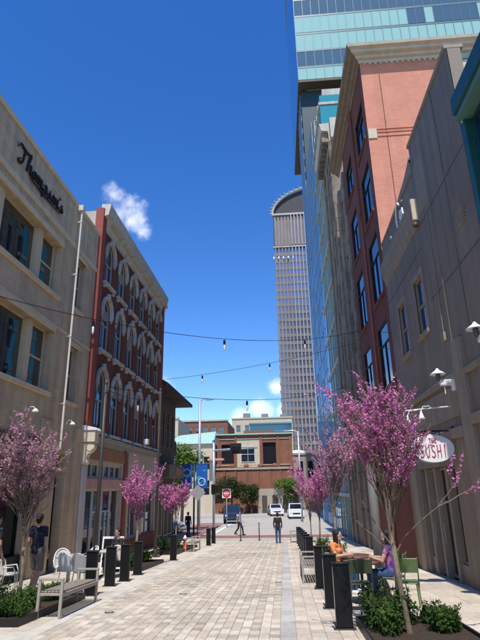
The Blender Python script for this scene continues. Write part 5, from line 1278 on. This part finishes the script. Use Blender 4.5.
# slim posts at the plaza's end
for (x, y, lb) in ((-1.75, 37.2, 'slim grey post at the crossing in front of the parked cars'), (-3.0, 36.9, 'slim grey post at the crossing below the walking man')):
    t, zt = post('marker_post', lb, x, y, 1.05, .035, M_steel, group='slim posts where the paving ends')
    mb = MB(); mb.lathe([(.10, 0), (.10, .03), (.04, .05)], (x, y, gz(y) - .02), 12); part('foot', mb, M_steel, t)
    mb = MB(); mb.lathe([(.045, 0), (.045, .03), (.01, .06)], (x, y, zt), 12); part('cap', mb, M_steel, t)
t = thing('fire_hydrant', 'small red and white fire hydrant beside the far left bench', 'hydrant', (-5.15, 27.9, gz(27.9)))
z = gz(27.9); mb = MB(); mb.lathe([(.13, -.03), (.13, .04), (.09, .05), (.09, .46), (.11, .48), (.11, .51)], (-5.15, 27.9, z), 14); part('barrel', mb, M_redsg, t, True)
mb = MB(); mb.lathe([(.11, .511), (.10, .58), (.05, .65), (.03, .70), (.0, .70)], (-5.15, 27.9, z), 14); part('bonnet', mb, M_whitep, t, True)
for sx in (-1, 1): mb = MB(); mb.tube([(-5.15, 27.9, z + .38), (-5.15 + sx * .16, 27.9, z + .38)], .045, 10); part('outlet', mb, M_whitep, t)
# ================================================================== people
def remesh(mb, name, mt, vox, smooth=2):
    me = mb.mesh('tmp', mt); o = bpy.data.objects.new('tmp', me); COL.objects.link(o)
    r_ = o.modifiers.new('r', 'REMESH'); r_.mode = 'VOXEL'; r_.voxel_size = vox; r_.use_smooth_shade = True
    s_ = o.modifiers.new('s', 'SMOOTH'); s_.iterations = smooth; s_.factor = .5
    dg = bpy.context.evaluated_depsgraph_get(); out = bpy.data.meshes.new_from_object(o.evaluated_get(dg)); out.name = name
    out.materials.clear(); out.materials.append(mt); out.polygons.foreach_set('use_smooth', [True] * len(out.polygons))
    bpy.data.objects.remove(o); bpy.data.meshes.remove(me); return out
def limb(mb, pts, rads, n=10, sq=1.0):
    P = [Vector(p) for p in pts]; q = []; rr = []
    for i in range(len(P) - 1):
        for k in range(4): q.append(P[i].lerp(P[i + 1], k / 4)); rr.append(rads[i] + (rads[i + 1] - rads[i]) * k / 4)
    q.append(P[-1]); rr.append(rads[-1]); mb.tube(q, rr, n, sq=sq)
    for p, r_ in zip(P, rads): mb.ell(p, (r_, r_ * sq if sq != 1 else r_, r_ * (.35 if sq != 1 else 1)), None, 12, 7)
STAND = dict(pel=(0, 0, .95), wst=(0, .0, 1.10), cst=(0, .01, 1.30), nck=(0, .015, 1.47), hd=(0, -.005, 1.61),
             shL=(.185, .01, 1.41), elL=(.245, .03, 1.12), wrL=(.25, -.06, .88), shR=(-.185, .01, 1.41), elR=(-.245, .03, 1.12), wrR=(-.25, -.06, .88),
             hpL=(.09, 0, .92), knL=(.10, -.02, .50), anL=(.10, .03, .09), hpR=(-.09, 0, .92), knR=(-.10, -.02, .50), anR=(-.10, .03, .09), face=(0, -1), toe=(0, -1))
def person(label, loc, rz, pose, skin, shirt, pants, hair, shoes, sleeve=.6, shorts=False, longhair=False, vox=.011, hand='relax', scale=1.0, extra=None):
    """body is one continuous voxel skin; clothes and hair are separate children; local front is -y"""
    J = {k: (Vector(v) if len(v) == 3 else v) for k, v in {**STAND, **pose}.items()}
    t = thing('person', label, 'person', (0, 0, 0))
    b = MB()
    limb(b, [J['pel'], J['wst'], J['cst'], J['nck'] - Vector((0, 0, .05))], [.145, .125, .155, .075], 14, .66)
    limb(b, [J['nck'] - Vector((0, 0, .06)), J['hd'] - Vector((0, 0, .03))], [.058, .052])
    hd = J['hd']; fx, fy = J['face']; fv = Vector((fx, fy, 0)).normalized(); sv = Vector((-fv.y, fv.x, 0))
    Mh = Matrix.Rotation(math.atan2(fv.x, -fv.y), 3, 'Z')
    b.ell(hd + Vector((0, 0, .03)), (.072, .092, .095), Mh, 14, 10); b.ell(hd + fv * .022 - Vector((0, 0, .045)), (.056, .062, .07), Mh, 12, 8)
    b.ell(hd + fv * .092 - Vector((0, 0, .012)), (.013, .016, .022), Mh, 8, 6); b.ell(hd + fv * .078 - Vector((0, 0, .062)), (.024, .012, .010), Mh, 8, 6)
    for sg in (-1, 1): b.ell(hd + sv * sg * .074, (.010, .02, .03), Mh, 8, 6)
    for s in 'LR':
        limb(b, [J['sh' + s], J['el' + s], J['wr' + s]], [.052, .040, .028]); limb(b, [J['nck'] - Vector((0, 0, .07)), J['sh' + s]], [.06, .052])
        limb(b, [J['hp' + s], J['kn' + s], J['an' + s]], [.088, .056, .040]); tv = Vector((*J['toe'], 0)).normalized()
        limb(b, [J['an' + s] - Vector((0, 0, .04)) - tv * .03, J['an' + s] - Vector((0, 0, .055)) + tv * .17], [.042, .032])
        d = (J['wr' + s] - J['el' + s]).normalized(); sd_ = d.cross(Vector((0, -1, 0))).normalized() if abs(d.y) < .9 else Vector((1, 0, 0)); sg = 1 if s == 'L' else -1
        inn = Vector((-sg, 0, 0)); inn = (inn - d * inn.dot(d)).normalized(); fw = d.cross(inn).normalized()
        if fw.y > 0: fw = -fw
        pc = J['wr' + s] + d * .055; b.ell(pc, (.016, .036, .045), Matrix((inn, fw, d)).transposed(), 10, 8)
        for k, (o_, l) in enumerate(((-.030, .062), (-.011, .074), (.009, .078), (.028, .070))):
            p0 = pc + fw * o_ * 1.05 + d * .03; p1 = p0 + d * l * .5 + inn * .004; p2 = p1 + (d * .8 + inn * .6).normalized() * l * .5; limb(b, [p0, p1, p2], [.009, .0085, .007], 6)
        p0 = pc + fw * .03 - d * .02; limb(b, [p0, p0 + (fw + d * .7).normalized() * .045, p0 + (fw * .5 + d).normalized() * .075], [.011, .010, .008], 6)
    place('body', remesh(b, 'body', skin, vox, 2), t)
    c = MB(); k = .016
    limb(c, [J['pel'] + Vector((0, 0, -.06)), J['pel'] + Vector((0, 0, .03)), J['wst'], J['cst'], J['nck'] - Vector((0, 0, .075))], [.172, .168, .148, .174, .088], 14, .76)
    for s in 'LR':
        limb(c, [J['nck'] - Vector((0, 0, .085)), J['sh' + s]], [.075, .066]); e = J['sh' + s].lerp(J['el' + s], min(1, sleeve)); pts = [J['sh' + s], e]; rr = [.068, .062 - .012 * sleeve]
        if sleeve > 1: pts.append(J['el' + s].lerp(J['wr' + s], min(1, sleeve - 1))); rr = [.062, .048, .038]
        limb(c, pts, rr)
    place('shirt', remesh(c, 'shirt', shirt, vox, 3), t)
    c = MB(); limb(c, [J['hpL'] + Vector((0, 0, .02)), J['hpR'] + Vector((0, 0, .02))], [.104, .104]); limb(c, [J['pel'] + Vector((0, 0, .02)), J['pel'] + Vector((0, 0, .06))], [.152, .148], 14, .70)
    for s in 'LR':
        if shorts: limb(c, [J['hp' + s], J['hp' + s].lerp(J['kn' + s], .92)], [.108, .088])
        else: limb(c, [J['hp' + s], J['kn' + s], J['an' + s]], [.104, .072, .060])
    place('trousers', remesh(c, 'trousers', pants, vox, 3), t)
    c = MB(); tv = Vector((*J['toe'], 0)).normalized()
    for s in 'LR': limb(c, [J['an' + s] - Vector((0, 0, .035)) - tv * .035, J['an' + s] - Vector((0, 0, .05)) + tv * .175], [.052, .040])
    place('shoes', remesh(c, 'shoes', shoes, vox, 1), t)
    c = MB(); c.ell(hd - fv * .030 + Vector((0, 0, .056)), (.092, .102, .092), Mh, 14, 10)
    c.ell(hd - fv * .045 - Vector((0, 0, .01)), (.078, .070, .085), Mh, 12, 8)
    if longhair:
        c.ell(hd - fv * .06 - Vector((0, 0, .05)), (.085, .06, .13), Mh, 12, 8); c.ell(hd - fv * .075 - Vector((0, 0, .17)), (.08, .045, .11), Mh, 12, 8)
        for sg in (-1, 1): c.ell(hd + sv * sg * .07 - fv * .01 - Vector((0, 0, .07)), (.022, .045, .12), Mh, 10, 8)
    place('hair', remesh(c, 'hair', hair, .009, 2), t)
    for sg in (-1, 1): c = MB(); c.ell(hd + fv * .086 + sv * sg * .032 + Vector((0, 0, .012)), (.011, .006, .007), Mh, 8, 6); place('eye', c.mesh('eye', M_black, True), t)
    t.scale = (scale,) * 3; t.location = loc; t.rotation_euler = (0, 0, rz); return t
SK1 = mat('skin_light', (.52, .33, .24), .55, .06, 12, obj=True); SK2 = mat('skin_tan', (.40, .23, .155), .55, .06, 12, obj=True)
HB = mat('dark_hair', (.018, .013, .010), .45, .3, 60, .4, 120, obj=True); NAVY = mat('navy_cloth', (.022, .028, .05), .9, .22, 9, .9, 14, obj=True)
KHAKI = mat('khaki_cloth', (.21, .18, .145), .9, .2, 9, .9, 14, obj=True); CHAR = mat('charcoal_cloth', (.03, .03, .033), .9, .22, 9, .9, 14, obj=True)
DENIM = mat('denim', (.04, .075, .16), .9, .15, 14, .3, 40, obj=True); PEACH = mat('peach_cloth', (.72, .26, .10), .85, .15, 9, .8, 14, obj=True)
WHSH = mat('white_shoe', (.6, .59, .56), .6, .05, 8); BLSH = mat('black_shoe', (.02, .02, .02), .5, .05, 8); LBLUE = mat('pale_blue_cloth', (.22, .32, .42), .9, .1, 8, obj=True)
m, tt, bb = _mat('purple_print'); nz_ = tt.nodes.new('ShaderNodeTexNoise'); nz_.inputs['Scale'].default_value = 7; tcn = tt.nodes.new('ShaderNodeTexCoord'); cr_ = tt.nodes.new('ShaderNodeValToRGB'); cr_.color_ramp.interpolation = 'EASE'
cr_.color_ramp.elements[0].position = .36; cr_.color_ramp.elements[0].color = (.05, .03, .22, 1); cr_.color_ramp.elements[1].position = .62; cr_.color_ramp.elements[1].color = (.60, .18, .28, 1); e_ = cr_.color_ramp.elements.new(.48); e_.color = (.19, .07, .36, 1)
tt.links.new(tcn.outputs['Object'], nz_.inputs['Vector']); tt.links.new(nz_.outputs['Fac'], cr_.inputs['Fac']); tt.links.new(cr_.outputs['Color'], bb.inputs['Base Color']); bb.inputs['Roughness'].default_value = .85; PURP = m
def gl(x, y, dz=0): return (x, y, gz(y) + dz)
# near left: man in navy walking along the shop, seen from behind, and one at the frame edge
person('man in navy shirt and khaki shorts walking away by the white chairs', gl(-5.93, 12.75), R(168), dict(knL=(.10, -.10, .52), anL=(.10, -.02, .10), knR=(-.10, -.02, .50), anR=(-.10, .16, .12), wrL=(.27, -.14, .90), elL=(.26, .0, 1.13), elR=(-.26, .06, 1.12), wrR=(-.27, -.02, .87)), SK1, NAVY, KHAKI, HB, WHSH, .55, True)
person('man in dark clothes at the left edge of the photo', gl(-6.08, 11.05), R(150), dict(wrL=(.28, -.16, .93), elL=(.27, .0, 1.13), knL=(.1, -.06, .5)), SK2, CHAR, CHAR, HB, BLSH, .5, False)
SIT = dict(pel=(0, 0, .52), wst=(0, -.01, .68), cst=(0, -.02, .88), nck=(0, -.03, 1.05), hd=(0, -.06, 1.19), shL=(.175, -.02, .99), shR=(-.175, -.02, .99), elL=(.23, -.12, .76), elR=(-.23, -.12, .76), wrL=(.10, -.33, .79), wrR=(-.10, -.33, .79),
           hpL=(.09, -.02, .51), hpR=(-.09, -.02, .51), knL=(.11, -.42, .50), knR=(-.11, -.42, .50), anL=(.11, -.40, .09), anR=(-.11, -.36, .09))
person('seated woman with dark hair and orange top at the right terrace', gl(1.12, 12.75, .0), R(62), {**SIT, 'hd': (0, -.10, 1.16), 'nck': (0, -.07, 1.03), 'cst': (0, -.05, .87)}, SK1, PEACH, DENIM, HB, WHSH, .45, False, True)
person('seated woman in purple and pink print top with dark hair', gl(2.10, 11.35, .0), R(-112), {**SIT, 'face': (.25, -1)}, SK1, PURP, DENIM, HB, BLSH, .35, False, True)
person('seated man with dark hair behind the left bollards', gl(-5.0, 16.2, .0), R(-40), SIT, SK2, CHAR, CHAR, HB, BLSH, .6, False, vox=.014)
person('person in dark coat and jeans standing near the crossing', gl(-.42, 33.6), R(175), dict(wrL=(.24, -.04, .87), wrR=(-.24, -.04, .87)), SK1, CHAR, DENIM, HB, BLSH, 1.9, False, vox=.016)
person('man in pale blue shirt walking across the crosswalk', gl(-3.45, 41.5), R(70), dict(knL=(.09, -.20, .52), anL=(.09, -.26, .10), knR=(-.09, .06, .52), anR=(-.09, .34, .16), wrL=(.25, -.26, .92), wrR=(-.25, .12, .90), elR=(-.24, .10, 1.13)), SK1, LBLUE, CHAR, HB, BLSH, .6, False, vox=.016)
person('pedestrian in dark clothes beyond the far left planter', gl(-9.4, 38.6), R(20), dict(), SK2, CHAR, CHAR, HB, BLSH, 1.9, False, vox=.018)
person('pedestrian in black jacket near the banner pole', gl(-7.35, 41.0), R(160), dict(knL=(.09, -.12, .5)), SK1, CHAR, DENIM, HB, BLSH, 1.9, False, vox=.018)

# ================================================================== vehicles
M_tyre = mat('tyre_rubber', (.018, .018, .018), .85, .1, 20); M_carg = glassmat('car_glass', (.01, .013, .016), .03, .7)
def paint(name, c):
    m, t, b = _mat(name); b.inputs['Base Color'].default_value = (*c, 1); b.inputs['Roughness'].default_value = .28; b.inputs['Coat Weight'].default_value = .8; b.inputs['Coat Roughness'].default_value = .06; return m
M_lampg = glassmat('headlamp', (.7, .7, .68), .1, .8); M_taill = mat('tail_lamp', (.35, .01, .01), .25, .05, 5)
def car(name, label, loc, rz, pm, L, W_, H, kind):
    """front towards -y; origin on the road"""
    t = thing(name, label, 'car', (0, 0, 0)); w_ = W_ / 2; l = L / 2
    X = lambda y, z, x: (x, y, z)
    gc = .34 if kind == 'jeep' else .24; hb = H * (.58 if kind == 'jeep' else .60 if kind == 'suv' else .64)
    wy = L * .30; wr = .40 if kind == 'jeep' else .34
    def arch(yc): return [(yc + (wr + .07) * math.cos(a), wr + (wr + .07) * math.sin(a)) for a in [math.pi * k / 8 for k in range(9)]]
    fz = hb - (.02 if kind == 'jeep' else .14)
    low = [(-l + .02, gc + .1), (-l, hb * .6), (-l + .06, fz)] + ([] if kind == 'jeep' else [(-l + .5, hb - .05)]) + [(-l * .36, hb), (l - .05, hb), (l, hb * .7), (l - .03, gc + .1), (l - .15, gc)]
    bot = [p for p in arch(wy)] + [p for p in arch(-wy)]
    bot = [(y, max(z, gc)) for y, z in bot]
    mb = MB(); poly = low + bot + [(-l + .12, gc)]; n = len(poly)
    for sgn, (xa, xb) in ((1, (-w_, w_)),):
        ins = [(y * .985, gc + (z - gc) * .97) for y, z in poly]
        A = [X(y, z, -w_ + .05) for y, z in poly]; B = [X(y, z, w_ - .05) for y, z in poly]; C = [X(y, z, -w_) for y, z in ins]; D = [X(y, z, w_) for y, z in ins]
        mb.add(C + A + B + D, [tuple(range(n)), tuple(range(4 * n - 1, 3 * n - 1, -1))] + [(r_ * n + i, r_ * n + (i + 1) % n, (r_ + 1) * n + (i + 1) % n, (r_ + 1) * n + i) for r_ in range(3) for i in range(n)])
    body = part('body', mb, pm, t)
    if kind == 'jeep': ca = [(-l * .34, hb), (-l * .26, H), (l - .08, H), (l - .05, hb)]
    elif kind == 'suv': ca = [(-l * .42, hb), (-l * .12, H), (l - .35, H - .02), (l - .06, hb)]
    else: ca = [(-l * .40, hb), (-l * .08, H), (l * .42, H - .03), (l * .80, hb)]
    tw = w_ - (.08 if kind == 'jeep' else .20); bw_ = w_ - .06
    q = [(-bw_, *ca[0]), (bw_, *ca[0]), (bw_, *ca[3]), (-bw_, *ca[3]), (-tw, *ca[1]), (tw, *ca[1]), (tw, *ca[2]), (-tw, *ca[2])]
    mb = MB(); mb.add(q, MB.BF); part('cabin', mb, pm, t)
    def panel(a, b, c, d, k0, k1, off):
        a, b, c, d = map(Vector, (a, b, c, d)); nrm = (b - a).cross(d - a).normalized() * off; f_ = lambda u, v: (a.lerp(b, u)).lerp(d.lerp(c, u), v) + nrm
        m_ = MB(); m_.quad(f_(k0, k1), f_(1 - k0, k1), f_(1 - k0, 1 - k1), f_(k0, 1 - k1)); return m_
    part('windscreen', panel(q[0], q[1], q[5], q[4], .07, .1, .012), M_carg, t); part('rear_window', panel(q[2], q[3], q[7], q[6], .08, .14, .012), M_carg, t)
    for (a, b, c, d) in ((q[1], q[2], q[6], q[5]), (q[3], q[0], q[4], q[7])):
        a, b, c, d = map(Vector, (a, b, c, d))
        for (u0, u1) in ((.04, .48), (.52, .95)):
            part('side_window', panel(a.lerp(b, u0), a.lerp(b, u1), d.lerp(c, u1), d.lerp(c, u0), .04, .12, .012), M_carg, t)
    for sx in (-1, 1):
        for sy in (-1, 1):
            Mx = Matrix.Translation((sx * (w_ - .11), sy * wy, wr)) @ Matrix.Rotation(R(90), 4, 'Y'); m_ = MB(); m_.lathe([(wr * .62, -.11), (wr * .95, -.11), (wr, -.07), (wr, .07), (wr * .95, .11), (wr * .62, .11)], n=20, M=Mx); wh = part('wheel', m_, M_tyre, t, True)
            m_ = MB(); m_.lathe([(.0, -.09), (wr * .6, -.09), (wr * .62, -.06), (wr * .62, .06), (wr * .6, .09), (.0, .09)], n=14, M=Mx); part('rim', m_, M_galv, wh)
        zl = hb * .80 if kind == 'jeep' else hb * .72
        m_ = MB(); m_.bev(sx * (w_ - .32) - .13, sx * (w_ - .32) + .13, -l - .025, -l + .10, zl - .10, zl + .08, .03); part('headlight', m_, M_lampg, t)
        m_ = MB(); m_.bev(sx * (w_ - .20) - .10, sx * (w_ - .20) + .10, l - .06, l + .02, hb * .62, hb * .88, .02); part('tail_light', m_, M_taill, t)
        m_ = MB(); m_.bev(sx * (w_ + .08) - .10, sx * (w_ + .08) + .10, -l * .30 - .06, -l * .30 + .06, hb + .02, hb + .18, .02); part('mirror', m_, M_black, t)
    m_ = MB()
    if kind == 'jeep':
        for k in range(7): x = -.42 + k * .14; m_.box(x - .035, x + .035, -l - .012, -l + .05, hb * .66, hb * .90)
    else: m_.bev(-.45, .45, -l - .015, -l + .05, hb * .52, hb * .68, .01)
    part('grille', m_, M_black, t)
    m_ = MB(); m_.bev(-w_ + .04, w_ - .04, -l - .10, -l + .05, gc + .02, gc + .20, .03); part('bumper', m_, M_black if kind == 'jeep' else pm, t)
    m_ = MB(); m_.bev(-w_ + .04, w_ - .04, l - .05, l + .08, gc + .05, gc + .22, .03); part('rear_bumper', m_, M_black if kind == 'jeep' else pm, t)
    t.location = loc; t.rotation_euler = (0, 0, rz); return t
P_blue = paint('dark_blue_paint', (.02, .035, .075)); P_white = paint('white_paint', (.72, .72, .70)); P_silver = paint('silver_paint', (.45, .46, .47)); P_black = paint('black_car_paint', (.012, .012, .014))
car('off_road_car', 'dark blue boxy off road car facing us beyond the crosswalk', gl(-5.75, 60, -.02), R(4), P_blue, 4.2, 1.88, 1.87, 'jeep')
car('parked_suv', 'white parked sport utility car in front of the civic building', gl(1.45, 69, -.02), R(2), P_white, 4.7, 1.92, 1.75, 'suv')
car('parked_car', 'white saloon car left of the white sport utility car', gl(-1.2, 74.5, .10), R(8), P_white, 4.6, 1.82, 1.45, 'sedan')
car('parked_car', 'silver car half hidden behind the left pedestrians', gl(-10.9, 46, -.02), R(80), P_silver, 4.5, 1.82, 1.5, 'suv')
